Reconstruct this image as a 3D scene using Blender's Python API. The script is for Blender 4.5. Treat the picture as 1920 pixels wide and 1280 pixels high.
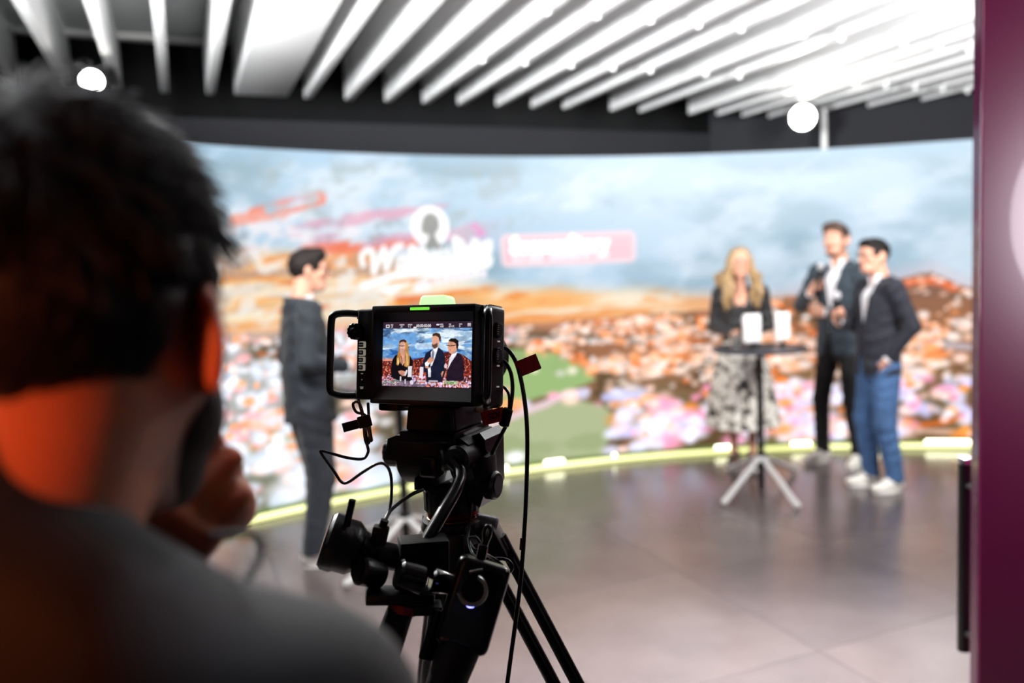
import bpy, bmesh, math, random
import numpy as np
from mathutils import Vector, Matrix

# ------------------------------------------------------------------ clear, camera, world, lights
for _o in list(bpy.data.objects):
    bpy.data.objects.remove(_o)
SC = bpy.context.scene
COL = SC.collection
random.seed(7)

EYE, FPX, PITCH, ROLL = 1.65, 1500.0, 0.0859, -0.0434
cam_d = bpy.data.cameras.new('camera')
cam = bpy.data.objects.new('camera', cam_d)
COL.objects.link(cam)
CAMM = Matrix.Rotation(math.pi / 2 - PITCH, 4, 'X') @ Matrix.Rotation(ROLL, 4, 'Z')
cam.matrix_world = Matrix.Translation((0, 0, EYE)) @ CAMM
cam_d.sensor_width = 36.0
cam_d.lens = 36.0 * FPX / 1920.0
cam_d.clip_start = 0.02
cam_d.dof.use_dof = True
cam_d.dof.focus_distance = 1.13
cam_d.dof.aperture_fstop = 2.1
cam_d.dof.aperture_blades = 0
SC.camera = cam

W = bpy.data.worlds.new('world')
SC.world = W
W.use_nodes = True
W.node_tree.nodes['Background'].inputs[0].default_value = (0.5, 0.55, 0.65, 1)
W.node_tree.nodes['Background'].inputs[1].default_value = 0.012

SC.view_settings.view_transform = 'Standard'
SC.view_settings.look = 'None'
SC.view_settings.exposure = 0.0
SC.view_settings.gamma = 1.0
SC.view_settings.use_curve_mapping = False
try:
    SC.cycles.max_bounces = 4
    SC.cycles.diffuse_bounces = 3
    SC.cycles.glossy_bounces = 3
    SC.cycles.use_adaptive_sampling = True
    SC.cycles.adaptive_threshold = 0.03
    SC.cycles.caustics_reflective = False
    SC.cycles.caustics_refractive = False
    SC.cycles.sample_clamp_indirect = 6.0
    SC.cycles.blur_glossy = 0.3
except Exception:
    pass


def light(name, kind, loc, target, power, color=(1, 1, 1), size=0.3, spot=60, blend=0.6, spread=180):
    ld = bpy.data.lights.new(name, kind)
    ld.energy = power
    ld.color = color
    if kind == 'AREA':
        ld.shape = 'DISK'
        ld.size = size
        ld.spread = math.radians(spread)
    else:
        ld.shadow_soft_size = size
    if kind == 'SPOT':
        ld.spot_size = math.radians(spot)
        ld.spot_blend = blend
    lo = bpy.data.objects.new(name, ld)
    COL.objects.link(lo)
    lo.location = loc
    d = Vector(target) - Vector(loc)
    lo.rotation_euler = d.to_track_quat('-Z', 'Y').to_euler()
    return lo


# studio key lamps hung under the ceiling slats, above and beside the photographer
light('key_lamp', 'AREA', (-1.3, 2.5, 3.05), (2.4, 6.2, 1.2), 125, (1.0, 0.98, 0.95), 0.5)
light('key_lamp', 'AREA', (3.3, 2.9, 3.05), (1.6, 6.2, 1.2), 150, (1.0, 0.98, 0.95), 0.5)
# two broad unseen area lights added to brighten the slatted ceiling
light('slat_fill', 'AREA', (-2.3, 1.8, 2.35), (-0.6, 4.4, 4.6), 420, (0.97, 0.99, 1.0), 1.2, spread=100)
light('slat_fill', 'AREA', (3.0, 1.8, 2.35), (2.6, 5.0, 4.6), 150, (0.97, 0.99, 1.0), 1.2, spread=110)
# spots added out of view to brighten the near part of the studio floor
light('fill_spot', 'SPOT', (1.7, 2.7, 3.15), (1.45, 2.5, 0.0), 1900, (0.95, 0.98, 1.0), 0.10, 62, 1.0)
light('fill_spot', 'SPOT', (0.2, 3.1, 3.15), (0.3, 2.6, 0.0), 800, (1.0, 0.82, 0.80), 0.10, 66, 1.0)
# added warm spot standing in for the orange glow on the operator's neck
light('warm_fill', 'SPOT', (-0.72, -0.62, 1.74), (-0.270, 0.40, 1.585), 80, (1.0, 0.20, 0.06), 0.05, 17, 1.0)
# small spot added above to put highlights on the operator's hair
light('fill_spot', 'SPOT', (0.05, 1.25, 3.1), (-0.26, 0.46, 1.76), 42, (0.92, 0.93, 1.0), 0.06, 26, 0.8)
light('door_fill', 'AREA', (3.6, -1.6, 2.0), (1.62, 2.2, 1.85), 9, (1.0, 0.90, 0.97), 1.7, spread=40)  # unseen area light added to brighten and reflect in the magenta door


# ------------------------------------------------------------------ helpers: pixels to space, materials, meshes
def ray(px, py):
    d = Vector(((px - 960) / FPX, -(py - 640) / FPX, -1.0))
    return CAMM.to_3x3() @ d


def at(px, py, Y):
    d = ray(px, py)
    return Vector((0, 0, EYE)) + d * (Y / d.y)


def fl(px, py, z=0.0):
    d = ray(px, py)
    return Vector((0, 0, EYE)) + d * ((z - EYE) / d.z)


CU, SU = math.cos(math.radians(22.3)), math.sin(math.radians(22.3))


def UV(u, v, z=0.0):
    """room axes: u runs along the ceiling slats away from us, v across them to the right"""
    return Vector((-SU * u + CU * v, CU * u + SU * v, z))


def lin(c):
    return tuple(((x / 255.0) / 12.92 if x / 255.0 <= 0.04045 else ((x / 255.0 + 0.055) / 1.055) ** 2.4) for x in c)


MATS = {}


def mat(name, rgb, rough=0.5, metal=0.0, spec=0.5, var=0.08, scale=30.0, bump=0.0, bscale=None, emit=None, estr=0.0,
        sheen=0.0, coat=0.0, sss=0.0, trans=0.0, stretch=(1, 1, 1), alpha=1.0):
    if name in MATS:
        return MATS[name]
    m = bpy.data.materials.new(name)
    m.use_nodes = True
    nt = m.node_tree
    b = nt.nodes['Principled BSDF']
    c = lin(rgb)
    tc = nt.nodes.new('ShaderNodeTexCoord')
    mp = nt.nodes.new('ShaderNodeMapping')
    mp.inputs['Scale'].default_value = stretch
    nt.links.new(tc.outputs['Object'], mp.inputs[0])
    nz = nt.nodes.new('ShaderNodeTexNoise')
    nz.inputs['Scale'].default_value = scale
    nz.inputs['Detail'].default_value = 4
    nt.links.new(mp.outputs[0], nz.inputs[0])
    rp = nt.nodes.new('ShaderNodeValToRGB')
    rp.color_ramp.elements[0].position = 0.3
    rp.color_ramp.elements[1].position = 0.7
    rp.color_ramp.elements[0].color = (*[max(0, x * (1 - var)) for x in c], 1)
    rp.color_ramp.elements[1].color = (*[min(1, x * (1 + var)) for x in c], 1)
    nt.links.new(nz.outputs[0], rp.inputs[0])
    nt.links.new(rp.outputs[0], b.inputs['Base Color'])
    b.inputs['Roughness'].default_value = rough
    b.inputs['Metallic'].default_value = metal
    b.inputs['Specular IOR Level'].default_value = spec
    b.inputs['Sheen Weight'].default_value = sheen
    b.inputs['Coat Weight'].default_value = coat
    b.inputs['Transmission Weight'].default_value = trans
    b.inputs['Alpha'].default_value = alpha
    if sss:
        b.inputs['Subsurface Weight'].default_value = sss
        b.inputs['Subsurface Radius'].default_value = (0.022, 0.005, 0.002)
        b.inputs['Subsurface Scale'].default_value = 0.9
    if bump:
        bn = nt.nodes.new('ShaderNodeTexNoise')
        bn.inputs['Scale'].default_value = bscale or scale * 4
        bn.inputs['Detail'].default_value = 5
        nt.links.new(mp.outputs[0], bn.inputs[0])
        bp = nt.nodes.new('ShaderNodeBump')
        bp.inputs['Strength'].default_value = bump
        bp.inputs['Distance'].default_value = 0.004
        nt.links.new(bn.outputs[0], bp.inputs['Height'])
        nt.links.new(bp.outputs[0], b.inputs['Normal'])
    if emit is not None:
        b.inputs['Emission Color'].default_value = (*lin(emit), 1)
        b.inputs['Emission Strength'].default_value = estr
    MATS[name] = m
    return m


def mat_image(name, strength=1.0):
    """a lit screen: the picture is a colour attribute computed below, modulated by a fine pixel raster"""
    m = bpy.data.materials.new(name)
    m.use_nodes = True
    nt = m.node_tree
    nt.nodes.clear()
    out = nt.nodes.new('ShaderNodeOutputMaterial')
    at_ = nt.nodes.new('ShaderNodeVertexColor')
    at_.layer_name = 'picture'
    em = nt.nodes.new('ShaderNodeEmission')
    em.inputs['Strength'].default_value = strength
    gl = nt.nodes.new('ShaderNodeBsdfGlossy')
    gl.inputs['Roughness'].default_value = 0.35
    gl.inputs['Color'].default_value = (0.02, 0.02, 0.02, 1)
    ad = nt.nodes.new('ShaderNodeAddShader')
    nt.links.new(at_.outputs[0], em.inputs[0])
    nt.links.new(em.outputs[0], ad.inputs[0])
    nt.links.new(gl.outputs[0], ad.inputs[1])
    nt.links.new(ad.outputs[0], out.inputs[0])
    return m


def empty(name, loc=(0, 0, 0)):
    o = bpy.data.objects.new(name, None)
    COL.objects.link(o)
    o.location = loc
    o.empty_display_size = 0.05
    return o


def tag(o, label=None, cat=None, group=None, kind=None):
    if label:
        o['label'] = label
    if cat:
        o['category'] = cat
    if group:
        o['group'] = group
    if kind:
        o['kind'] = kind
    return o


def link(name, me, m, parent=None, smooth=True):
    o = bpy.data.objects.new(name, me)
    COL.objects.link(o)
    if m is not None:
        me.materials.clear()
        me.materials.append(m)
    if parent is not None:
        o.parent = parent
        if parent.parent is None and parent.type == 'EMPTY' and not parent.get('_local'):
            o.matrix_parent_inverse = parent.matrix_basis.inverted()
    if smooth is not None:
        me.polygons.foreach_set('use_smooth', [bool(smooth)] * len(me.polygons))
    return o


class MB:
    """collects shapes into one mesh (one part)"""

    def __init__(s):
        s.v = []
        s.f = []

    def add(s, vs, fs, M=None):
        n = len(s.v)
        for p in vs:
            p = Vector(p)
            s.v.append(M @ p if M is not None else p)
        s.f += [tuple(i + n for i in f) for f in fs]
        return s

    def box(s, lo, hi, bev=0.0, M=None, seg=2, taper=None):
        bm = bmesh.new()
        bmesh.ops.create_cube(bm, size=1.0)
        lo, hi = Vector(lo), Vector(hi)
        for v in bm.verts:
            t = v.co + Vector((.5, .5, .5))
            v.co = Vector([lo[i] + (hi[i] - lo[i]) * t[i] for i in range(3)])
            if taper and t.z > .5:
                c = (lo + hi) / 2
                v.co.x = c.x + (v.co.x - c.x) * taper[0]
                v.co.y = c.y + (v.co.y - c.y) * taper[1]
        if bev:
            bmesh.ops.bevel(bm, geom=bm.edges[:], offset=bev, segments=seg, affect='EDGES', profile=0.6)
        bm.verts.index_update()
        s.add([v.co.copy() for v in bm.verts], [[v.index for v in f.verts] for f in bm.faces], M)
        bm.free()
        return s

    def tube(s, pts, r, seg=10, smooth=0, M=None, flat=1.0, closed=False):
        P = [Vector(p) for p in pts]
        R = list(r) if hasattr(r, '__len__') else [r] * len(P)
        if smooth:
            Q, RR = [], []
            n = len(P)
            for i in range(n - 1):
                p0, p1, p2, p3 = P[max(i - 1, 0)], P[i], P[i + 1], P[min(i + 2, n - 1)]
                for j in range(smooth):
                    t = j / smooth
                    Q.append(0.5 * ((2 * p1) + (p2 - p0) * t + (2 * p0 - 5 * p1 + 4 * p2 - p3) * t * t +
                                    (3 * p1 - p0 - 3 * p2 + p3) * t ** 3))
                    RR.append(R[i] + (R[i + 1] - R[i]) * t)
            Q.append(P[-1])
            RR.append(R[-1])
            P, R = Q, RR
        vs, fs = [], []
        n = len(P)
        prev = None
        for i in range(n):
            t = (P[min(i + 1, n - 1)] - P[max(i - 1, 0)])
            t = t.normalized() if t.length > 1e-9 else Vector((0, 0, 1))
            if prev is None:
                a = Vector((0, 0, 1)) if abs(t.z) < .9 else Vector((1, 0, 0))
                x = t.cross(a).normalized()
            else:
                x = (prev - t * prev.dot(t))
                x = x.normalized() if x.length > 1e-9 else t.orthogonal().normalized()
            prev = x
            y = t.cross(x)
            for k in range(seg):
                a = 2 * math.pi * k / seg
                vs.append(P[i] + (x * math.cos(a) + y * math.sin(a) * flat) * R[i])
        for i in range(n - 1):
            for k in range(seg):
                k2 = (k + 1) % seg
                fs.append((i * seg + k, i * seg + k2, (i + 1) * seg + k2, (i + 1) * seg + k))
        fs.append(tuple(range(seg))[::-1])
        fs.append(tuple((n - 1) * seg + k for k in range(seg)))
        return s.add(vs, fs, M)

    def lathe(s, prof, M=None, seg=32, ribs=0, ramp=0.0):
        """prof: (radius, height) pairs about local z"""
        vs, fs = [], []
        n = len(prof)
        for i, (r, z) in enumerate(prof):
            for k in range(seg):
                a = 2 * math.pi * k / seg
                rr = r * (1 + (ramp if (ribs and (k * ribs // seg) % 2) else 0))
                vs.append((rr * math.cos(a), rr * math.sin(a), z))
        for i in range(n - 1):
            for k in range(seg):
                k2 = (k + 1) % seg
                fs.append((i * seg + k, i * seg + k2, (i + 1) * seg + k2, (i + 1) * seg + k))
        fs.append(tuple(range(seg))[::-1])
        fs.append(tuple((n - 1) * seg + k for k in range(seg)))
        return s.add(vs, fs, M)

    def ball(s, c, r, M=None, seg=16, sc=(1, 1, 1)):
        pr = []
        vs, fs = [], []
        rings = seg // 2
        for i in range(rings + 1):
            th = math.pi * i / rings
            for k in range(seg):
                a = 2 * math.pi * k / seg
                vs.append((c[0] + sc[0] * r * math.sin(th) * math.cos(a), c[1] + sc[1] * r * math.sin(th) * math.sin(a),
                           c[2] + sc[2] * r * math.cos(th)))
        for i in range(rings):
            for k in range(seg):
                k2 = (k + 1) % seg
                fs.append((i * seg + k, (i + 1) * seg + k, (i + 1) * seg + k2, i * seg + k2))
        return s.add(vs, fs, M)

    def prism(s, poly, y0, y1, M=None):
        """poly in local xz, extruded along local y"""
        n = len(poly)
        vs = [(x, y0, z) for x, z in poly] + [(x, y1, z) for x, z in poly]
        fs = [tuple(range(n)), tuple(range(n, 2 * n))[::-1]]
        for i in range(n):
            j = (i + 1) % n
            fs.append((i, i + n, j + n, j))
        return s.add(vs, fs, M)

    def mesh(s, name):
        me = bpy.data.meshes.new(name)
        me.from_pydata([tuple(p) for p in s.v], [], s.f)
        bm = bmesh.new()
        bm.from_mesh(me)
        bmesh.ops.remove_doubles(bm, verts=bm.verts[:], dist=1e-6)
        bmesh.ops.recalc_face_normals(bm, faces=bm.faces[:])
        bm.to_mesh(me)
        bm.free()
        return me

    def build(s, name, m, parent=None, smooth='auto'):
        me = s.mesh(name)
        o = link(name, me, m, parent, smooth is not False)
        if smooth == 'auto':
            try:
                me.set_sharp_from_angle(angle=math.radians(38))
            except Exception:
                pass
        return o


def frame(origin, zdir, xhint=(0, 0, 1)):
    z = Vector(zdir).normalized()
    x = Vector(xhint)
    x = x - z * x.dot(z)
    x = x.normalized() if x.length > 1e-6 else z.orthogonal().normalized()
    y = z.cross(x)
    M = Matrix((x, y, z)).transposed().to_4x4()
    return Matrix.Translation(origin) @ M


def cyl(mb, a, b, r0, r1=None, bev=0.0, seg=24, ribs=0, ramp=0.0):
    a, b = Vector(a), Vector(b)
    L = (b - a).length
    r1 = r0 if r1 is None else r1
    if bev:
        pr = [(r0 - bev, 0), (r0, bev), (r1, L - bev), (r1 - bev, L)]
    else:
        pr = [(r0, 0), (r1, L)]
    return mb.lathe(pr, frame(a, b - a), seg, ribs, ramp)


# ------------------------------------------------------------------ helpers: painted pictures for the screens (numpy)
def sstep(a, b, x):
    t = np.clip((x - a) / (b - a), 0, 1)
    return t * t * (3 - 2 * t)


def vnoise(x, y, seed):
    g = np.random.RandomState(seed).rand(256, 256)
    xi, yi = np.floor(x).astype(int), np.floor(y).astype(int)
    fx, fy = x - xi, y - yi
    fx, fy = fx * fx * (3 - 2 * fx), fy * fy * (3 - 2 * fy)
    a, b = g[xi & 255, yi & 255], g[(xi + 1) & 255, yi & 255]
    c, d = g[xi & 255, (yi + 1) & 255], g[(xi + 1) & 255, (yi + 1) & 255]
    return (a * (1 - fx) + b * fx) * (1 - fy) + (c * (1 - fx) + d * fx) * fy


def fbm(x, y, seed, oct=4):
    r, a, t = 0, 0.5, 0
    for i in range(oct):
        r = r + a * vnoise(x * 2 ** i, y * 2 ** i, seed + i)
        t += a
        a *= 0.55
    return r / t


def mixc(img, m, rgb):
    m = np.clip(m, 0, 1)[..., None]
    img[...] = img * (1 - m) + np.array(rgb, float) * m


def poly_mask(X, Y, pts):
    inside = np.zeros(X.shape, bool)
    n = len(pts)
    for i in range(n):
        x0, y0 = pts[i]
        x1, y1 = pts[(i + 1) % n]
        c = ((y0 > Y) != (y1 > Y))
        with np.errstate(divide='ignore', invalid='ignore'):
            xi = (x1 - x0) * (Y - y0) / ((y1 - y0) if y1 != y0 else 1e-12) + x0
        inside ^= c & (X < xi)
    return inside.astype(float)


def stroke(X, Y, pts, w):
    d = np.full(X.shape, 1e9)
    for (x0, y0), (x1, y1) in zip(pts[:-1], pts[1:]):
        dx, dy = x1 - x0, y1 - y0
        t = np.clip(((X - x0) * dx + (Y - y0) * dy) / (dx * dx + dy * dy + 1e-12), 0, 1)
        d = np.minimum(d, np.hypot(X - x0 - t * dx, Y - y0 - t * dy))
    return np.clip((w - d) / (w * 0.25) + 0.5, 0, 1)


def text_mask(X, Y, txt, x, y, size, shear=0.0, width=1.0, bold=0.0):
    """rasterise built-in-font text on the picture grid; (x, y) is the left end of the baseline"""
    cu = bpy.data.curves.new('tmp_text', 'FONT')
    cu.body = txt
    cu.size = size
    cu.shear = shear
    cu.offset = bold
    cu.resolution_u = 2
    ob = bpy.data.objects.new('tmp_text', cu)
    COL.objects.link(ob)
    bpy.context.view_layer.update()
    me = bpy.data.meshes.new_from_object(ob.evaluated_get(bpy.context.evaluated_depsgraph_get()))
    me.calc_loop_triangles()
    vv = [(v.co.x * width + x, v.co.y + y) for v in me.vertices]
    out = np.zeros(X.shape)
    gx, gy = X[0], Y[:, 0]
    for t in me.loop_triangles:
        p = [vv[i] for i in t.vertices]
        xs, ys = [q[0] for q in p], [q[1] for q in p]
        i0, i1 = np.searchsorted(gx, min(xs)), np.searchsorted(gx, max(xs))
        j0, j1 = np.searchsorted(gy, min(ys)), np.searchsorted(gy, max(ys))
        if i1 > i0 and j1 > j0:
            sl = (slice(j0, j1), slice(i0, i1))
            out[sl] = np.maximum(out[sl], poly_mask(X[sl], Y[sl], p))
    bpy.data.objects.remove(ob)
    bpy.data.curves.remove(cu)
    bpy.data.meshes.remove(me)
    return out


def lin_np(img):
    c = np.clip(img / 255.0, 0, None)
    return np.where(c <= 0.04045, c / 12.92, ((c + 0.055) / 1.055) ** 2.4)


def picture_mesh(name, P, img):
    """P: (ny, nx, 3) points, img: (ny, nx, 3) colours in display values (may pass 255)"""
    ny, nx = P.shape[:2]
    me = bpy.data.meshes.new(name)
    idx = np.arange(ny * nx).reshape(ny, nx)
    q = np.stack([idx[:-1, :-1], idx[:-1, 1:], idx[1:, 1:], idx[1:, :-1]], -1).reshape(-1, 4)
    me.vertices.add(ny * nx)
    me.vertices.foreach_set('co', P.reshape(-1).astype(np.float32))
    me.loops.add(q.size)
    me.loops.foreach_set('vertex_index', q.reshape(-1).astype(np.int32))
    me.polygons.add(len(q))
    me.polygons.foreach_set('loop_start', np.arange(0, q.size, 4, dtype=np.int32))
    me.polygons.foreach_set('loop_total', np.full(len(q), 4, np.int32))
    me.update(calc_edges=True)
    ca = me.color_attributes.new('picture', 'FLOAT_COLOR', 'POINT')
    col = np.ones((ny * nx, 4), np.float32)
    col[:, :3] = lin_np(img).reshape(-1, 3)
    ca.data.foreach_set('color', col.reshape(-1))
    return me


# ------------------------------------------------------------------ helpers: soft bodies from distance fields
class SDF:
    def __init__(s, lo, hi, h):
        s.h = h
        s.lo = np.array(lo, float) - 2 * h
        s.n = np.ceil((np.array(hi, float) - s.lo) / h).astype(int) + 3
        s.f = np.full(s.n, 1.0, np.float32)
        s.ax = [(s.lo[i] + h * np.arange(s.n[i])).astype(np.float32) for i in range(3)]

    def put(s, lo, hi, fn, k=0.0, op='u', pad=0.03):
        sl, g = [], []
        for i in range(3):
            a = max(0, int((lo[i] - pad - s.lo[i]) / s.h))
            b = min(s.n[i], int((hi[i] + pad - s.lo[i]) / s.h) + 2)
            if b <= a:
                return s
            sl.append(slice(a, b))
            sh = [1, 1, 1]
            sh[i] = -1
            g.append(s.ax[i][a:b].reshape(sh))
        sl = tuple(sl)
        d = fn(*g).astype(np.float32)
        c = s.f[sl]
        if op == 'u':
            r = np.minimum(c, d)
        else:
            r = np.maximum(c, -d)
        if k > 0:
            if op == 'u':
                hh = np.maximum(k - np.abs(c - d), 0) / k
                r = r - hh * hh * k / 4
            else:
                hh = np.maximum(k - np.abs(c + d), 0) / k
                r = r + hh * hh * k / 4
        s.f[sl] = r
        return s

    def ec(s, a, b, ra, rb=None, side=(1, 0, 0), k=0.02, op='u'):
        """tapered capsule with elliptical section; radii (along side, across it)"""
        a, b = np.array(a, float), np.array(b, float)
        rb = ra if rb is None else rb
        ra = (ra, ra) if not hasattr(ra, '__len__') else ra
        rb = (rb, rb) if not hasattr(rb, '__len__') else rb
        ax = b - a
        L = max(np.linalg.norm(ax), 1e-6)
        ax = ax / L
        sd = np.array(side, float)
        sd = sd - ax * sd.dot(ax)
        if np.linalg.norm(sd) < 1e-3:
            sd = np.cross(ax, (0, 1, 0.1))
        sd /= np.linalg.norm(sd)
        fr = np.cross(ax, sd)
        R = max(*ra, *rb)

        def fn(X, Y, Z):
            x, y, z = X - a[0], Y - a[1], Z - a[2]
            t = x * ax[0] + y * ax[1] + z * ax[2]
            tc = np.clip(t, 0, L)
            w = tc / L
            rs, rf = ra[0] + (rb[0] - ra[0]) * w, ra[1] + (rb[1] - ra[1]) * w
            m = np.minimum(rs, rf)
            g = np.sqrt(((x * sd[0] + y * sd[1] + z * sd[2]) / rs) ** 2 +
                        ((x * fr[0] + y * fr[1] + z * fr[2]) / rf) ** 2 + ((t - tc) / m) ** 2)
            return (g - 1) * m
        return s.put(np.minimum(a, b) - R, np.maximum(a, b) + R, fn, k, op, pad=0.03 + k)

    def el(s, c, r, R=None, k=0.02, op='u'):
        c, r = np.array(c, float), np.array(r, float)
        R = np.eye(3) if R is None else np.array(R)

        def fn(X, Y, Z):
            x, y, z = X - c[0], Y - c[1], Z - c[2]
            q = [x * R[0][i] + y * R[1][i] + z * R[2][i] for i in range(3)]
            k0 = np.sqrt((q[0] / r[0]) ** 2 + (q[1] / r[1]) ** 2 + (q[2] / r[2]) ** 2)
            k1 = np.sqrt((q[0] / r[0] ** 2) ** 2 + (q[1] / r[1] ** 2) ** 2 + (q[2] / r[2] ** 2) ** 2) + 1e-9
            return k0 * (k0 - 1) / k1
        return s.put(c - r.max(), c + r.max(), fn, k, op, pad=0.03 + k)

    def cut(s, fn, k=0.0):
        """remove where fn(X, Y, Z) < 0"""
        return s.put(s.lo, s.lo + s.n * s.h, fn, k, 's', pad=0)

    def wrinkle(s, amp, fx, fy, fz, seed=1):
        rs = np.random.RandomState(seed)
        X, Y, Z = [s.ax[i].reshape([-1 if j == i else 1 for j in range(3)]) for i in range(3)]
        near = np.abs(s.f) < 0.05
        p = rs.rand(6) * 6
        n = (np.sin(fx * X + 2.2 * np.sin(fz * .45 * Z + p[0]) + p[1]) * np.sin(fz * Z + 1.8 * np.sin(fx * .6 * X + p[2]) + fy * .7 * Y + p[3]) +
             .6 * np.sin(fy * Y + fz * 1.7 * Z + 2 * np.sin(fx * X * .8 + p[4]) + p[5]))
        s.f = np.where(near, s.f + (amp * n).astype(np.float32), s.f)
        return s

    def mesh(s, name):
        f = s.f
        for i in range(3):
            ix = [slice(None)] * 3
            ix[i] = 0
            f[tuple(ix)] = 1
            ix[i] = -1
            f[tuple(ix)] = 1
        neg = f < 0
        nx, ny, nz = f.shape
        cnt = np.zeros((nx - 1, ny - 1, nz - 1), np.int8)
        cs = [(i, j, k) for i in (0, 1) for j in (0, 1) for k in (0, 1)]
        for i, j, k in cs:
            cnt += neg[i:nx - 1 + i, j:ny - 1 + j, k:nz - 1 + k]
        I = np.argwhere((cnt > 0) & (cnt < 8))
        idx = np.full(cnt.shape, -1, np.int32)
        idx[I[:, 0], I[:, 1], I[:, 2]] = np.arange(len(I))
        val = {c: f[I[:, 0] + c[0], I[:, 1] + c[1], I[:, 2] + c[2]] for c in cs}
        acc = np.zeros((len(I), 3))
        num = np.zeros(len(I))
        for c in cs:
            for a in range(3):
                if c[a] == 0:
                    e = list(c)
                    e[a] = 1
                    v0, v1 = val[c], val[tuple(e)]
                    m = (v0 < 0) != (v1 < 0)
                    t = np.where(m, v0 / np.where(m, v0 - v1, 1), 0)
                    p = np.tile(np.array(c, float), (len(I), 1))
                    p[:, a] = t
                    acc[m] += p[m]
                    num[m] += 1
        V = (I + acc / np.maximum(num, 1)[:, None]) * s.h + s.lo
        Q = []
        for a in range(3):
            b, c = (a + 1) % 3, (a + 2) % 3
            s0 = [slice(1, -1)] * 3
            s1 = [slice(1, -1)] * 3
            s0[a] = slice(0, -1)
            s1[a] = slice(1, None)
            n0, n1 = neg[tuple(s0)], neg[tuple(s1)]
            E = np.argwhere(n0 != n1)
            off = np.ones(3, int)
            off[a] = 0
            E = E + off
            sg = neg[E[:, 0], E[:, 1], E[:, 2]]
            def cell(db, dc):
                q = E.copy()
                q[:, b] += db
                q[:, c] += dc
                return idx[q[:, 0], q[:, 1], q[:, 2]]
            q = np.stack([cell(-1, -1), cell(0, -1), cell(0, 0), cell(-1, 0)], 1)
            q[~sg] = q[~sg][:, ::-1]
            Q.append(q)
        Q = np.concatenate(Q)
        Q = Q[(Q >= 0).all(1)]
        # light smoothing
        for _ in range(2):
            S = np.zeros_like(V)
            C = np.zeros(len(V))
            for i in range(4):
                np.add.at(S, Q[:, i], V[Q[:, (i + 1) % 4]])
                np.add.at(C, Q[:, i], 1)
            V = V * 0.5 + 0.5 * S / np.maximum(C, 1)[:, None]
        me = bpy.data.meshes.new(name)
        me.vertices.add(len(V))
        me.vertices.foreach_set('co', V.astype(np.float32).reshape(-1))
        me.loops.add(Q.size)
        me.loops.foreach_set('vertex_index', Q.reshape(-1).astype(np.int32))
        me.polygons.add(len(Q))
        me.polygons.foreach_set('loop_start', np.arange(0, Q.size, 4, dtype=np.int32))
        me.polygons.foreach_set('loop_total', np.full(len(Q), 4, np.int32))
        me.update(calc_edges=True)
        return me



# ------------------------------------------------------------------ the setting
M_floor = mat('floor_vinyl', (86, 78, 78), rough=0.22, spec=0.6, var=0.12, scale=3.0, bump=0.06, bscale=60)
M_floor2 = mat('floor_vinyl_b', (89, 81, 80), rough=0.21, spec=0.6, var=0.12, scale=3.0, bump=0.06, bscale=60)
M_joint = mat('floor_joint', (30, 27, 27), rough=0.8)
M_white = mat('slat_white', (236, 236, 236), rough=0.55, var=0.02, scale=4)
M_soffit = mat('soffit_white', (225, 228, 228), rough=0.8, var=0.03, scale=2)
M_black = mat('wall_charcoal', (22, 23, 29), rough=0.85, var=0.10, scale=1.2, bump=0.05)
M_void = mat('void_black', (10, 11, 13), rough=0.9, var=0.05)
M_wallgrey = mat('control_room_wall', (52, 40, 44), rough=0.8, var=0.08, scale=2)

floor = MB().box((-9, -5, -0.12), (11, 13, -0.006)).build('floor', M_joint, smooth=False)
tag(floor, 'dark grey vinyl tile floor of the studio, shining in the screen light', kind='structure')
TS = 1.0
tile_me = [MB().box((0.0015, 0.0015, -0.006), (TS - 0.0015, TS - 0.0015, 0.0), bev=0.001, seg=1).mesh('floor_tile') for _ in (0, 1)]
U0, V0 = 2.545, 2.385       # a joint crossing that the photo shows, in room axes
RZ = math.radians(22.3)
tcount = 0
for i in range(-4, 7):
    for j in range(-6, 8):
        p = UV(U0 + i * TS, V0 + j * TS)
        if -7 < p.x < 9 and -3 < p.y < 11:
            o = link('floor_tile', tile_me[(i + j) % 2], [M_floor, M_floor2][(i + j) % 2], floor, False)
            o.matrix_parent_inverse = Matrix()
            o.location = p
            o.rotation_euler = (0, 0, RZ)
            tcount += 1


def wall_seg(name, a, b, z0, z1, th, m):
    """vertical slab from a to b (xy), thickness to the outside (left of a->b)"""
    a, b = Vector((a[0], a[1], 0)), Vector((b[0], b[1], 0))
    d = (b - a).normalized()
    n = Vector((-d.y, d.x, 0)) * th
    vs = [a, b, b + n, a + n]
    vs = [Vector((p.x, p.y, z0)) for p in vs] + [Vector((p.x, p.y, z1)) for p in vs]
    o = MB().add(vs, [(0, 1, 2, 3), (4, 5, 6, 7), (0, 1, 5, 4), (1, 2, 6, 5), (2, 3, 7, 6), (3, 0, 4, 7)]).build(name, m, smooth=False)
    return o


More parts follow.
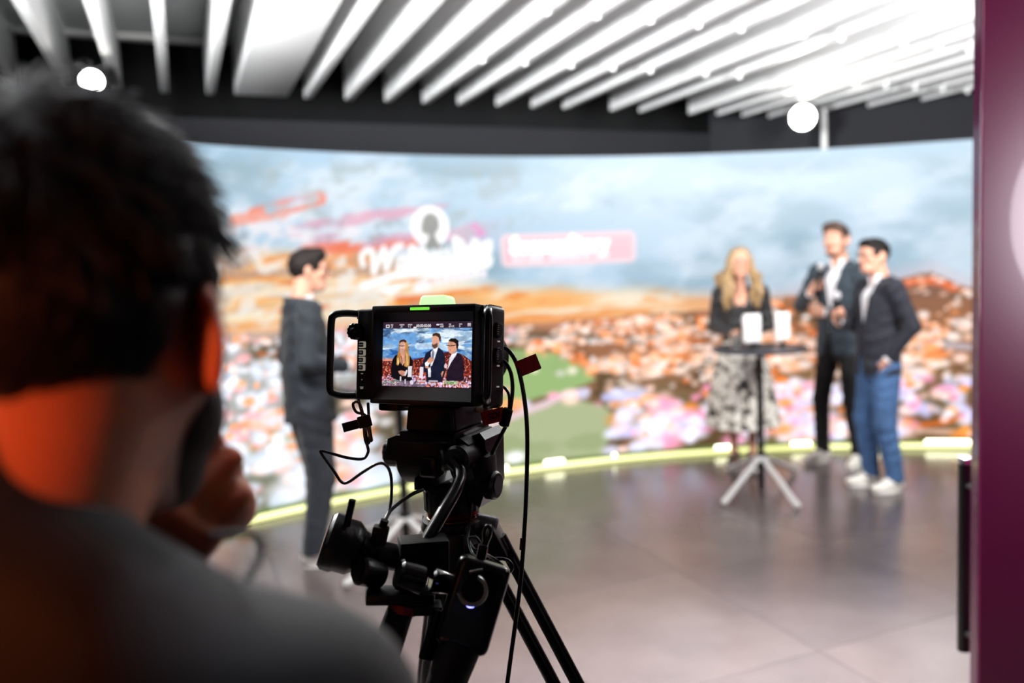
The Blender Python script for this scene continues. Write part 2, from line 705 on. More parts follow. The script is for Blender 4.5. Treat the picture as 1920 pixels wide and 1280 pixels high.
CRN = UV(7.65, 5.67)
W2 = UV(5.0, 8.05)
WL = UV(7.65, -4.2)
tag(wall_seg('wall_far', CRN, WL, 0, 3.12, -0.2, M_black), 'charcoal wall above and behind the curved screen', kind='structure')
tag(wall_seg('wall_right', W2, CRN, 0, 3.55, -0.2, M_black), 'charcoal wall behind the round stage lamp', kind='structure')
tag(wall_seg('wall_left', WL, UV(-4.5, -4.2), 0, 4.0, -0.2, M_black), 'charcoal side wall hidden beyond the operator', kind='structure')
tag(wall_seg('wall_void', UV(8.6, 8.5), UV(8.6, -4.6), 2.6, 4.2, -0.2, M_void), 'black void wall over the far end of the slats', kind='structure')
tag(wall_seg('wall_side', UV(-4.5, 8.05), W2, 0, 4.0, -0.2, M_black), 'charcoal wall beyond the magenta door', kind='structure')
tag(wall_seg('wall_back', UV(-4.5, -4.2), UV(-4.5, 8.05), 0, 4.0, -0.2, M_wallgrey), 'dark wall of the control room behind the photographer', kind='structure')

# ceiling: white soffit, black far end, hanging slats
ceil = MB()
c4 = [UV(-4.6, -4.4), UV(7.15, -4.4), UV(7.15, 8.3), UV(-4.6, 8.3)]
ceil.add([Vector((p.x, p.y, 3.64)) for p in c4] + [Vector((p.x, p.y, 3.8)) for p in c4],
         [(0, 1, 2, 3), (4, 5, 6, 7), (0, 1, 5, 4), (1, 2, 6, 5), (2, 3, 7, 6), (3, 0, 4, 7)])
ceiling = ceil.build('ceiling', M_soffit, smooth=False)
tag(ceiling, 'white soffit with hanging white slats', kind='structure')
c4 = [UV(7.15, -4.6), UV(8.8, -4.6), UV(8.8, 8.5), UV(7.15, 8.5)]
vc = MB().add([Vector((p.x, p.y, 4.1)) for p in c4] + [Vector((p.x, p.y, 4.2)) for p in c4],
              [(0, 1, 2, 3), (4, 5, 6, 7), (0, 1, 5, 4), (1, 2, 6, 5), (2, 3, 7, 6), (3, 0, 4, 7)]).build('ceiling_void', M_void, smooth=False)
tag(vc, 'black open ceiling void beyond the slat ends', kind='structure')

SLV = [-2.07, -1.725, -1.38, -1.035, -.68, -.335, 0.0, .344, 1.123, 1.47, 1.82, 2.164, 2.496, 2.874, 3.232, 3.567, 4.088, 4.422, 5.014,
       5.365, 5.69, 6.04, 6.4, 6.75, 7.08, 7.4]


def slat_end(v):
    if v <= 5.67:
        return 7.08
    t = (v - 5.67) / (8.05 - 5.67)
    return min(7.08, 7.60 + (5.0 - 7.65) * t)


def room_box(mb, u0, u1, v0, v1, z0, z1, bev=0.0):
    M = Matrix.Rotation(RZ, 4, 'Z')
    return mb.box((v0, u0, z0), (v1, u1, z1), bev, M)


for v in SLV:
    room_box(MB(), 0.3, slat_end(v), v - 0.032, v + 0.032, 3.2, 3.56, 0.006).build('slat', M_white, ceiling)
room_box(MB(), 0.3, 7.05, .53, .95, 3.2, 3.60, 0.006).build('beam', M_white, ceiling)
room_box(MB(), 7.0, 7.09, -2.2, .5, 3.585, 3.63, 0.004).build('rail', M_white, ceiling)
# hanger pins of the slats
hp = MB().tube([(0, 0, 0.0), (0, 0, 0.07)], 0.016, 10).ball((0, 0, 0), 0.022).mesh('hanger')
for v in SLV:
    for u in (4.4, 5.5):
        if slat_end(v) > u + .2 and v > 2:
            p = UV(u, v - 0.04, 3.175)
            o = link('hanger', hp, M_white, ceiling)
            o.matrix_parent_inverse = Matrix()
            o.location = p

# magenta door leaf standing open at the right edge
M_mag = mat('magenta_lacquer', (118, 12, 74), rough=0.30, spec=0.6, var=0.08, scale=1.5, coat=0.4, bump=0.02, bscale=300)
M_blackm = mat('black_metal', (14, 14, 15), rough=0.35, metal=0.0, spec=0.5)
M_steel = mat('brushed_steel', (190, 190, 195), rough=0.3, metal=0.9)
door = MB().box((1.297, 2.2, 0.02), (2.25, 2.245, 3.05), 0.003).build('door_1', M_mag)
tag(door, 'glossy magenta lacquered door leaf at the right edge', kind='structure')
h = MB()
h.tube([(1.318, 2.315, 0.46), (1.318, 2.315, 1.035)], 0.018, 14)
for z in (0.52, 0.97):
    h.tube([(1.318, 2.245, z), (1.318, 2.315, z)], 0.009, 8)
ho = h.build('handle', M_blackm, door)
tag(ho, 'long black pull handle')
cp = MB().lathe([(0.0185, 0), (0.0185, 0.018), (0.012, 0.022)], Matrix.Translation((1.318, 2.315, 1.033)), 16).build('end_cap', M_steel, ho)
MB().box((1.2945, 2.205, 0.02), (1.2972, 2.240, 3.05)).build('edge_trim', mat('edge_dark', (70, 20, 50), rough=0.15, spec=0.8, coat=0.6), door)

# ------------------------------------------------------------------ the curved LED wall
SCX, SCY, SCR = 2.177, 0.479, 6.398
S0, S1, H0, H1 = -6.0, 1.69, 0.05, 2.572


def scr_pt(s, h, off=0.0):
    th = s / SCR
    return Vector((SCX + (SCR + off) * math.sin(th), SCY + (SCR + off) * math.cos(th), h))


nx, ny = 620, 204
S, Hh = np.meshgrid(np.linspace(S0, S1, nx), np.linspace(H0, H1, ny))
img = np.zeros((ny, nx, 3))
# sky: pale blue with grey and white clouds
n1 = fbm(S * 1.1 + 20, Hh * 2.6 + S * .25, 1, 5)
n2 = fbm(S * 1.9 + 40, Hh * 4.2 - S * .5, 11, 5)
n3 = fbm(S * 4.2 + 10, Hh * 7.0 + 5 - S * .8, 21, 5)
n3b = fbm(S * 7.0 + 60, Hh * 9.0 - S * 2.0, 25, 4)
img[:] = (176, 208, 231)
right = sstep(-2.6, -0.4, S)
mixc(img, right * .75, (196, 220, 241))
mixc(img, sstep(.42, .68, n1) * (.95 - .35 * right), (140, 174, 192))
mixc(img, sstep(.44, .70, n2) * (.8 - .2 * right), (224, 237, 249))
mixc(img, sstep(.50, .75, n3) * (1 - right) * sstep(1.6, 2.0, Hh) * .55, (156, 172, 172))
mixc(img, sstep(.5, .62, n3) * sstep(2.2, 1.9, Hh) * sstep(-2.4, -3.2, S) * .8, (240, 242, 250))
mixc(img, sstep(.50, .66, n3b) * sstep(-2.2, -3.4, S) * sstep(2.3, 2.05, Hh) * .85, (244, 240, 246))
mixc(img, sstep(.46, .34, n3b) * sstep(-2.2, -3.4, S) * sstep(2.3, 2.0, Hh) * .7, (146, 164, 178))
mixc(img, sstep(2.42, 2.57, Hh) * .5, (170, 212, 245))
# pink and red streaks
n6a = fbm(S * 5 + 31, Hh * 12 - S * 3, 57, 4)
n4 = fbm(S * 1.6 + 70, Hh * 9 + 3 - S * 1.2, 31, 4)
mixc(img, sstep(.5, .62, n4) * sstep(2.3, 2.15, Hh) * sstep(1.75, 1.9, Hh) * sstep(-2.1, -3.0, S) * .75, (226, 150, 178))
for a, b, c, d, w, col in ((-4.2, 2.12, -3.72, 2.24, .05, (246, 120, 92)), (-4.35, 2.08, -4.0, 2.13, .04, (244, 160, 140)),
                           (-2.5, 2.02, -2.36, 1.88, .035, (240, 140, 205)), (-3.9, 1.86, -3.0, 1.93, .05, (240, 130, 110)),
                           (-4.0, 1.72, -3.5, 1.88, .06, (243, 110, 70))):
    k = stroke(S, Hh, [(a, b), (c, d)], w)
    mixc(img, k * sstep(.40, .58, n3 * .4 + n6a * .6) * .9, col)
# sunset, left and along the horizon
hz = np.interp(S, [-6, -4.4, -3.37, -2.03, -0.43, .04, .75, 1.14, 1.37, 1.6, 1.69], [1.34, 1.32, 1.29, 1.225, 1.262, 1.33, 1.39, 1.46, 1.505, 1.385, 1.36])
top_w = np.interp(S, [-6, -4.6, -3.4, -2.9, -2.3, -1.9, -0.5, .3], [1.95, 1.90, 1.86, 1.70, 1.56, 1.53, 1.42, 1.36])
wm = sstep(top_w + .06, top_w - .10, Hh + .10 * (n2 - .5))
n5 = fbm(S * 1.1 + 90, Hh * 16 + 1 - S * .7, 41, 4)
n6 = fbm(S * 2.3 + 15, Hh * 13 + 8 - S * .9, 51, 4)
warm = np.zeros_like(img)
warm[:] = (255, 190, 116)
mixc(warm, sstep(.40, .58, n5), (255, 238, 210))
mixc(warm, sstep(.52, .68, n6) * .9, (248, 146, 56))
mixc(warm, sstep(.40, .32, n5) * sstep(-2.2, -3.0, S) * .7, (186, 160, 150))
mixc(warm, sstep(.60, .70, n5 * .5 + n6 * .5) * sstep(-2.4, -3.2, S), (236, 100, 44))
mixc(warm, sstep(.42, .34, n6) * sstep(-2.8, -3.4, S) * .4, (214, 206, 206))
mixc(warm, sstep(-0.9, -0.2, S) * .7, (240, 214, 214))
mixc(warm, sstep(.56, .68, n3b) * sstep(-2.6, -3.4, S) * .8, (250, 246, 240))
mixc(warm, sstep(.40, .30, n3b) * sstep(-2.8, -3.4, S) * .35, (164, 156, 156))
mixc(warm, sstep(.12, .0, Hh - hz) * .5, (250, 176, 120))
mixc(warm, sstep(.05, .0, np.abs(Hh - hz - .10)) * sstep(-3.1, -3.6, S) * .8, (255, 240, 205))
img[:] = img * (1 - wm[..., None]) + warm * wm[..., None]
mixc(img, sstep(-0.2, .4, S) * sstep(.16, .02, Hh - hz) * .5, (226, 206, 214))
# land: hills, town, fields
land = (Hh < hz + .02 * (n3 - .5)).astype(float)
town = np.zeros_like(img)
town[:] = (168, 112, 78)
mixc(town, sstep(-2.4, -3.4, S), (190, 192, 190))
g1 = fbm(S * 2.2 + 3, Hh * 5 + 3, 61, 4)
mixc(town, sstep(.46, .62, g1) * .8, (88, 74, 48))
mixc(town, sstep(.60, .40, g1) * sstep(.9, .5, Hh) * .6, (104, 106, 76))
mixc(town, sstep(.2, 1.0, S) * sstep(1.15, 1.4, Hh) * .7, (120, 84, 70))
mixc(town, sstep(.16, .0, hz - Hh) * .45, (226, 160, 130))
img[:] = img * (1 - land[..., None]) + town * land[..., None]
mixc(img, stroke(S, Hh, [(1.18, 1.42), (1.3, 1.43), (1.44, 1.42), (1.55, 1.36)], .03) * .9, (255, 120, 60))
fields = np.maximum(poly_mask(S, Hh, [(-2.6, 1.0), (-2.2, 1.03), (-1.85, .97), (-1.62, .84), (-1.5, .72), (-1.75, .64), (-2.1, .60), (-2.6, .56)]),
                    poly_mask(S, Hh, [(-2.9, .52), (-2.3, .5), (-1.75, .57), (-1.45, .5), (-1.3, .34), (-1.42, .16), (-1.5, .0), (-3.0, .0)]))
mixc(img, fields * (Hh > .58), (164, 196, 128))
mixc(img, fields * (Hh <= .58), (186, 196, 152))
mixc(img, fields * sstep(.5, .65, g1) * .35, (140, 160, 104))
mixc(img, poly_mask(S, Hh, [(-4.5, .56), (-4.2, .62), (-3.9, .5), (-4.1, .4), (-4.5, .42)]) * .8, (126, 150, 84))
mixc(img, stroke(S, Hh, [(-2.8, .40), (-2.4, .44), (-2.2, .49), (-1.95, .55), (-1.77, .62), (-1.58, .625)], .03), (244, 216, 222))
mixc(img, stroke(S, Hh, [(-2.2, 1.1), (-1.2, 1.03), (-.4, 1.06)], .022) * .6, (206, 220, 226))
mixc(img, stroke(S, Hh, [(.6, .98), (1.2, .92), (1.69, .86)], .03) * .7, (214, 214, 235))
# streets
rs = np.random.RandomState(15)
for i in range(34):
    s_, h_ = rs.uniform(-4.8, 1.6), rs.uniform(.15, 1.2)
    L_, a_ = rs.uniform(.2, .7), rs.uniform(-.22, .35)
    w_ = .008 + .016 * (1 - h_ / 1.3)
    col = [(255, 150, 70), (255, 206, 180), (240, 236, 246), (255, 128, 50)][rs.randint(4)]
    if -2.7 < s_ < -1.3:
        continue
    mixc(img, stroke(S, Hh, [(s_, h_), (s_ + L_ * .5, h_ + L_ * a_ * .35), (s_ + L_, h_ + L_ * a_)], w_) * land * .8, col)
# lights of the town
rs = np.random.RandomState(5)
gx, gy = np.linspace(S0, S1, nx), np.linspace(H0, H1, ny)
for i in range(9000):
    s_ = rs.uniform(S0, S1)
    hmax = float(np.interp(s_, gx, hz[0]))
    h_ = H0 + .03 + (hmax - H0 - .05) * rs.rand() ** .85
    fi, fj = int((s_ - S0) / (S1 - S0) * (nx - 1)), int((h_ - H0) / (H1 - H0) * (ny - 1))
    if fields[fj, fi] > .5 and rs.rand() < .97:
        continue
    if vnoise(np.array([s_ * 3.1 + 9]), np.array([h_ * 6 + 2]), 71)[0] < .46 and rs.rand() < .85:
        continue
    near = 1 - (h_ - H0) / max(hmax - H0, .1)
    r = (rs.uniform(.010, .020) + rs.uniform(.004, .054) * near ** 1.5) * (1 if rs.rand() < .8 else 1.5)
    if rs.rand() < .22 + .45 * near:
        continue
    rx = r * rs.uniform(1.0, 2.2)
    q = rs.rand()
    if s_ > -2.2:
        if h_ > .62:
            col = [(255, 124, 44), (255, 160, 100), (255, 206, 180), (255, 236, 226), (255, 186, 140), (255, 216, 200), (255, 226, 214), (236, 226, 226)][int(q * 8)]
        else:
            col = [(226, 226, 255), (244, 238, 255), (255, 150, 60), (255, 160, 196), (200, 202, 255), (255, 214, 204), (236, 236, 255)][int(q * 7)]
    else:
        col = [(236, 242, 255), (220, 232, 250), (255, 214, 200), (255, 160, 100), (250, 180, 184), (248, 248, 255), (212, 224, 240), (228, 236, 250)][int(q * 8)]
    gain = rs.uniform(1.0, 1.28)
    a0, a1 = max(0, int((s_ - 1.5 * rx - S0) / (S1 - S0) * (nx - 1))), int((s_ + 1.5 * rx - S0) / (S1 - S0) * (nx - 1)) + 2
    b0, b1 = max(0, int((h_ - 1.5 * r - H0) / (H1 - H0) * (ny - 1))), int((h_ + 1.5 * r - H0) / (H1 - H0) * (ny - 1)) + 2
    sl = (slice(b0, b1), slice(a0, a1))
    d = np.sqrt(((S[sl] - s_) / rx) ** 2 + ((Hh[sl] - h_) / r) ** 2)
    k = np.clip(1.6 - d * 1.2, 0, 1) * land[sl] * rs.uniform(.6, 1)
    img[sl] = img[sl] * (1 - k[..., None]) + np.array(col) * gain * k[..., None]
mixc(img, sstep(.085, .06, Hh), (112, 140, 66))
# emblem: white disc with a grey head-and-neck silhouette
dc = np.hypot((S + 2.865) / .155, (Hh - 2.03) / .158)
mixc(img, sstep(1.03, .97, dc), (275, 275, 278))
sil = np.maximum(sstep(1.06, .94, np.hypot((S + 2.860) / .074, (Hh - 2.052) / .086)), sstep(1.1, .9, np.hypot((S + 2.908) / .036, (Hh - 2.02) / .05)))
sil = np.maximum(sil, stroke(S, Hh, [(-2.855, 2.0), (-2.852, 1.9)], .030))
sil = np.maximum(sil, poly_mask(S, Hh, [(-2.89, 1.94), (-2.82, 1.94), (-2.78, 1.86), (-2.93, 1.86)]))
mixc(img, sil, (146, 148, 144))


# white handwritten script line, its swash and the small line under it (too blurred to read)
def shear(p0, pts):
    return [(p0[0] + x, p0[1] + y + x * .13) for x, y in pts]


scr_w = np.zeros(S.shape)
base = (-3.40, 1.655)
scr_w = np.maximum(scr_w, stroke(S, Hh, shear(base, [(-.02, .10), (-.03, .17), (.02, .21), (.06, .19), (.06, .03), (.12, .14), (.15, .20), (.16, .04), (.24, .19), (.29, .20)]), .020))
for i in range(13):
    x = .27 + i * .058
    scr_w = np.maximum(scr_w, stroke(S, Hh, shear(base, [(x, .11), (x - .015, .03), (x + .02, .01), (x + .045, .06), (x + .05, .10), (x + .055, .02)]), .016))
for x, hh_ in ((.36, .18), (.44, .15), (.72, .19), (.76, .16), (.88, .15), (1.0, .12)):
    scr_w = np.maximum(scr_w, stroke(S, Hh, shear(base, [(x, .02), (x + .005, hh_), (x + .035, hh_ - .01), (x + .03, .05)]), .016))
scr_w = np.maximum(scr_w, stroke(S, Hh, [(-3.42, 1.60), (-3.2, 1.66), (-2.9, 1.69), (-2.38, 1.76)], .03))
scr_w = np.maximum(scr_w, poly_mask(S, Hh, [(-3.34, 1.57), (-2.36, 1.705), (-2.36, 1.74), (-2.9, 1.665), (-3.22, 1.52)]))
mixc(img, scr_w, (272, 272, 272))
small = stroke(S, Hh, [(-2.99, 1.565), (-2.92, 1.58)], .038)
for i in range(15):
    x = -2.86 + i * .031
    small = np.maximum(small, stroke(S, Hh, [(x, 1.575 + (x + 2.86) * .14), (x + .004, 1.622 + (x + 2.86) * .14 + (.02 if i % 4 == 0 else 0))], .012))
mixc(img, small, (265, 258, 262))
# pink bordered label with two lines
bx = np.maximum(np.abs(S + 1.695) - (.585 - .05), 0) ** 2 + np.maximum(np.abs(Hh - 1.825) - (.128 - .05), 0) ** 2
bx = np.sqrt(bx) - .05
mixc(img, sstep(.012, -.004, bx), (252, 216, 226))
mixc(img, sstep(.010, .0, np.abs(bx + .006)) * .6, (262, 240, 244))
mixc(img, sstep(-.028, -.04, bx), (253, 200, 212))
tx = text_mask(S, Hh, 'SuccessStory', -2.2, 1.80, .190, width=.86, bold=.010)
mixc(img, tx, (320, 320, 320))
mixc(img, stroke(S, Hh, [(-2.17, 1.755), (-1.36, 1.762)], .02) * .55 * (fbm(S * 40, Hh * 0 + 1, 81, 1) > .35), (290, 285, 288))

TH = S / SCR
P = np.stack([SCX + SCR * np.sin(TH), SCY + SCR * np.cos(TH), Hh], -1)
led = empty('led_wall', scr_pt((S0 + S1) / 2, 0))
tag(led, 'curved floor-to-head LED video wall showing a sunset over a lit town', 'video wall')
link('display', picture_mesh('display', P, img), mat_image('led_picture', 0.96), led)
bk = MB()
N = 48
vs, fs = [], []
for i in range(N + 1):
    s_ = S0 + (S1 - S0) * i / N
    for off, hh_ in ((.006, H0 - .0), (.006, H1 + .004), (.10, H1 + .004), (.10, H0)):
        vs.append(scr_pt(s_, hh_, off))
for i in range(N):
    for k in range(4):
        fs.append((i * 4 + k, i * 4 + (k + 1) % 4, (i + 1) * 4 + (k + 1) % 4, (i + 1) * 4 + k))
fs += [(0, 1, 2, 3), (N * 4 + 3, N * 4 + 2, N * 4 + 1, N * 4)]
bk.add(vs, fs).build('cabinet_back', M_blackm, led)
pl = MB()
vs, fs = [], []
for i in range(N + 1):
    s_ = S0 + (S1 - S0) * i / N
    for off, hh_ in ((-.012, 0), (-.012, .022), (.12, H0), (.12, 0)):
        vs.append(scr_pt(s_, hh_, off))
for i in range(N):
    for k in range(4):
        fs.append((i * 4 + k, i * 4 + (k + 1) % 4, (i + 1) * 4 + (k + 1) % 4, (i + 1) * 4 + k))
fs += [(0, 1, 2, 3), (N * 4 + 3, N * 4 + 2, N * 4 + 1, N * 4)]
pl.add(vs, fs).build('plinth', M_blackm, led)
st = MB()
M_strip = mat('light_strip', (250, 250, 200), emit=(240, 246, 160), estr=1.25)
st.tube([scr_pt(S0 + (S1 - S0) * i / 60, .026, -.026) for i in range(61)], .022, 8)
tag(st.build('light_strip', M_strip, led), 'yellow-green light strip along the foot of the screen')
dots = MB()
M_dot = mat('strip_dot', (255, 255, 220), emit=(255, 255, 225), estr=6)
for px, w in ((945, .02), (1036, .16), (1150, .02), (1355, .14), (1500, .16), (1640, .1), (1775, .34)):
    s_ = float(np.interp(px, [945, 1036, 1150, 1355, 1500, 1640, 1775], [-2.33, -1.9, -1.36, -.38, .3, .93, 1.5]))
    dots = MB().tube([scr_pt(s_ - w / 2, .062, -.02), scr_pt(s_ + w / 2, .062, -.02)], .014, 8)
    dots.build('strip_glint', M_dot, led)  # glowing bits standing in for bright reflections along the strip

# ------------------------------------------------------------------ stage lamps
def stage_lamp(loc, target, r, label, power, spot, estr, hang=True, col=(1, .97, .92)):
    root = empty('stage_lamp', loc)
    tag(root, label, 'lamp', 'round stage lamps under the slats')
    d = (Vector(target) - Vector(loc)).normalized()
    F = frame(Vector(loc), d)
    hb = MB().lathe([(r * .5, -.26), (r * .85, -.24), (r * .9, -.06), (r * 1.12, -.02), (r * 1.12, .03), (r * 1.0, .03), (r * .98, -.004), (r * .3, -.006)], F, 28)
    hb.build('housing', M_blackm, root)
    MB().lathe([(r * .97, 0.0), (r * .8, .014), (r * .4, .022), (.001, .024)], F, 28).build(
        'lens', mat('lamp_lens_%d' % int(estr), (255, 255, 250), emit=(255, 253, 246), estr=estr), root)
    top = Vector(loc) + Vector((0, 0, .16))
    sx = d.cross(Vector((0, 0, 1))).normalized() * (r * 1.2)
    c0 = Vector(loc) - d * .1
    MB().tube([c0 + sx, c0 + sx + Vector((0, 0, .1)), c0 + Vector((0, 0, r * 1.05)), c0 - sx + Vector((0, 0, .1)), c0 - sx], .008, 8, smooth=5).build('yoke', M_blackm, root)
    MB().tube([c0 + Vector((0, 0, r * 1.0)), c0 + Vector((0, 0, max(3.197 - c0.z, r * 1.05 + .02)))], .012, 8).build('stem', M_blackm, root)
    lo = light('stage_lamp_light', 'SPOT', Vector(loc) + d * .04, target, power, col, r * .8, spot, .35)
    return root


LA = at(1505, 220, 8.0)
stage_lamp(LA, (0.6, -1.0, 1.5), 0.115, 'glowing round stage lamp above the right end of the screen', 260, 85, 60)
LB = at(172, 152, 5.5)
stage_lamp(LB, (-0.25, 0.46, 1.72), 0.07, 'glowing stage lamp just over the top of the dark-haired operator\'s head', 500, 30, 50)
# pole standing behind the screen beside the lamp
pp = fl(1545, 280, 2.6)
pb = at(1545, 240, 8.45)
po = MB().tube([(pb.x, pb.y, 0.0), (pb.x, pb.y, 3.2)], .028, 12).build('lamp_pole', M_white)
po.name = 'lamp_pole'
tag(po, 'thin pale vertical pole just right of the round stage lamp', 'pole')


# ------------------------------------------------------------------ bar tables and what stands on them
M_tabletop = mat('table_laminate', (60, 62, 70), rough=0.25, spec=0.6, var=0.05)
M_leg = mat('table_leg_grey', (200, 200, 200), rough=0.4, metal=0.2)
M_gpaint = mat('card_white', (248, 248, 248), rough=0.5, var=0.01)
M_glass = mat('clear_glass', (235, 240, 240), rough=0.05, trans=0.9, var=0.0)


def bar_table(base, label, ang0, ht=1.04):
    root = empty('bar_table', base)
    tag(root, label, 'table', 'round bar tables on folding legs')
    root['_local'] = 1
    r = .335
    MB().lathe([(r - .03, ht - .03), (r - .004, ht - .026), (r, ht - .018), (r, ht - .006), (r - .006, ht), (.001, ht)], None, 56).build('table_top', M_tabletop, root)
    MB().lathe([(.11, ht - .045), (.11, ht - .032), (.03, ht - .03)], None, 24).build('top_plate', M_blackm, root)
    MB().lathe([(.024, 0.005), (.024, ht - .04)], None, 16).build('pole', M_blackm, root)
    MB().lathe([(.036, .19), (.04, .2), (.04, .26), (.036, .27)], None, 16).build('collar', M_blackm, root)
    for a in ang0:
        d = Vector((math.cos(a), math.sin(a), 0))
        L = MB()
        p = [d * .03 + Vector((0, 0, .235)), d * .53 + Vector((0, 0, .030))]
        L.tube([p[0], p[1]], .022, 10, flat=.8)
        lo = L.build('leg', M_leg, root)
        MB().ball(p[1], .026, None, 12, (1, 1, 1)).build('foot', M_leg, lo)
    return root


T1 = fl(1428, 916)
a1, a2 = fl(1340, 957) - T1, fl(1515, 967) - T1
A1, A2 = math.atan2(a1.y, a1.x), math.atan2(a2.y, a2.x)
bar_table((T1.x, T1.y, 0), 'round bar table in front of the woman, two white stand-up cards on it', (A1, A2, A1 + math.pi, A2 + math.pi))
T2 = Vector((-0.675, 4.62, 0))
b1 = fl(650, 1105) - T2
B1 = math.atan2(b1.y, b1.x)
bar_table((T2.x, T2.y, 0), 'round bar table mostly hidden behind the studio camera and tripod', (B1, B1 + math.radians(72), B1 + math.pi, B1 + math.radians(252)))

TZ = 1.04


def card(px, py, label, dy, w, hh, rz):
    b = at(px, py, T1.y + dy)
    root = empty('stand_up_card', (b.x, b.y, TZ))
    root['_local'] = 1
    root.rotation_euler = (0, 0, rz)
    tag(root, label, 'card', 'white cards on the bar table')
    MB().lathe([(.034, 0), (.036, .006), (.03, .012), (.012, .02), (.012, .05), (.016, .055)], None, 20).build('foot', M_blackm, root)
    MB().box((-w / 2, -.018, .045), (w / 2, .018, .045 + hh), .012, None, 3).build('card_body', M_gpaint, root)
    g = MB()
    for i in range(4):
        g.box((-w * .3, -.0196, .08 + i * .02), (w * (.3 - .08 * (i % 2)), -.0186, .084 + i * .02))
    g.build('print', mat('print_grey', (196, 196, 200)), root)
    return root


card(1410, 636, 'wider white stand-up card left on the bar table', -.10, .125, .20, .15)
card(1467, 642, 'narrower white stand-up card right on the bar table', -.02, .105, .20, .15)
for px, dy, label, hgt in ((1379, -.08, 'small clear drinking glass at the left of the bar table', .11), (1397, .02, 'short water bottle just left of the wider white card', .10)):
    b = at(px, 640, T1.y + dy)
    g = MB()
    if hgt > .105:
        g.lathe([(.026, 0), (.03, .004), (.034, hgt), (.031, hgt), (.028, .012), (.001, .010)], Matrix.Translation((b.x, b.y, TZ)), 20)
        o = g.build('drinking_glass', M_glass)
        tag(o, label, 'glass')
    else:
        g.lathe([(.022, 0), (.026, .006), (.026, .065), (.012, .085), (.012, .10)], Matrix.Translation((b.x, b.y, TZ)), 20)
        o = g.build('water_bottle', mat('bottle_plastic', (225, 225, 215), rough=.15, trans=.4))
        tag(o, label, 'bottle')
        MB().lathe([(.0135, .10), (.0135, .115), (.011, .117)], Matrix.Translation((b.x, b.y, TZ)), 16).build('cap', M_gpaint, o)

# ------------------------------------------------------------------ studio camera
M_body = mat('camera_body', (9, 9, 10), rough=0.42, spec=0.5, var=0.1, scale=200, bump=0.05, bscale=900)
M_matte = mat('camera_matte', (6, 6, 7), rough=0.6, spec=0.35, var=0.1, scale=150)
M_satin = mat('handle_satin', (13, 12, 12), rough=0.3, spec=0.6)
M_btn = mat('button_legend', (226, 222, 205), rough=0.5, emit=(226, 222, 205), estr=0.25)
M_greenl = mat('tally_green', (120, 240, 110), rough=0.4, emit=(170, 255, 150), estr=1.7)
M_greenb = mat('tally_bar', (110, 235, 60), rough=0.4, emit=(120, 240, 70), estr=0.9)
M_silver = mat('dial_silver', (200, 200, 200), rough=0.35, metal=0.6)
YAW, TILT = math.radians(-25.5), math.radians(-8)
D0 = at(798.5, 664, 1.15)
CM = Matrix.Translation(D0) @ Matrix.Rotation(YAW, 4, 'Z') @ Matrix.Rotation(TILT, 4, 'X')
HM = Matrix.Translation(D0) @ Matrix.Rotation(YAW, 4, 'Z')

scam = empty('studio_camera', D0)
tag(scam, 'black studio video camera with lit rear monitor, mounted on the tripod', 'camera')
body = MB().box((-.090, .004, -.073), (.090, .056, .071), .007, CM, 3).build('body', M_body, scam)
MB().box((-.1165, -.009, -.068), (-.084, .045, .067), .005, CM, 3).build('control_panel', M_matte, scam)
side = MB().box((.082, .012, -.076), (.097, .064, .072), .010, CM, 4).build('side_module', M_body, scam)
# monitor hood
bz = MB()
for lo, hi in (((-.088, -.012, .0595), (.086, .008, .071)), ((-.088, -.012, -.073), (.086, .008, -.0655)), ((-.088, -.012, -.07), (-.0815, .008, .068)), ((.0805, -.012, -.07), (.086, .008, .068))):
    bz.box(lo, hi, .003, CM)
bz.build('monitor_hood', M_matte, scam)
lip = MB()
lip.add([CM @ Vector(p) for p in ((-.0815, -.010, -.0657), (.0805, -.010, -.0657), (.0765, .0003, -.0480), (-.0765, .0003, -.0480))], [(0, 1, 2, 3)])
lip.build('hood_slope', mat('hood_grey', (38, 40, 44), rough=.5), scam, smooth=False)
lip = MB()
for sx in (-1, 1):
    lip2 = MB().add([CM @ Vector(p) for p in ((sx * .0813, -.010, -.0657), (sx * .0813, -.010, .0597), (sx * .0760, .0003, .0480), (sx * .0760, .0003, -.0480))], [(0, 1, 2, 3)])
    lip2.build('hood_slope', M_matte, scam, smooth=False)
lip.add([CM @ Vector(p) for p in ((-.0815, -.010, .0597), (.0805, -.010, .0597), (.0765, .0003, .0480), (-.0765, .0003, .0480))], [(0, 3, 2, 1)])
lip.build('hood_slope', mat('hood_grey', (38, 40, 44), rough=.5), scam, smooth=False)
MB().box((-.020, -.0138, .0632), (.012, -.0118, .0670), .0008, CM).build('tally_bar', M_greenb, scam)
tl = MB().box((-.024, .012, .0705), (.024, .048, .0875), .006, CM, 4, taper=(.86, .86))
tag(tl.build('tally_lamp', M_greenl, scam), 'glowing green tally lamp')


def handle_path(sg, cx):
    o = lambda x, y, z: CM @ Vector((cx + sg * x, y, z))
    pts = [o(.098, .02, .060), o(.110, .010, .061), o(.122, -.012, .061), o(.129, -.028, .057), o(.132, -.031, .045), o(.132, -.031, 0), o(.132, -.031, -.047),
           o(.129, -.028, -.059), o(.122, -.012, -.063), o(.110, .010, -.063), o(.098, .02, -.062)]
    return pts


MB().tube(handle_path(-1, -.0145), .0056, 14, smooth=4).build('grip_handle', M_satin, scam)
MB().tube(handle_path(1, -.0155), .0056, 14, smooth=4).build('grip_handle', M_satin, scam)
for cx, sg in ((-.0145, -1), (-.0155, 1)):
    for z in (.0602, -.062):
        cl = MB()
        cyl(cl, CM @ Vector((cx + sg * .092, .026, z)), CM @ Vector((cx + sg * .112, .006, z)), .0072)
        cl.build('handle_clamp', M_matte, scam)
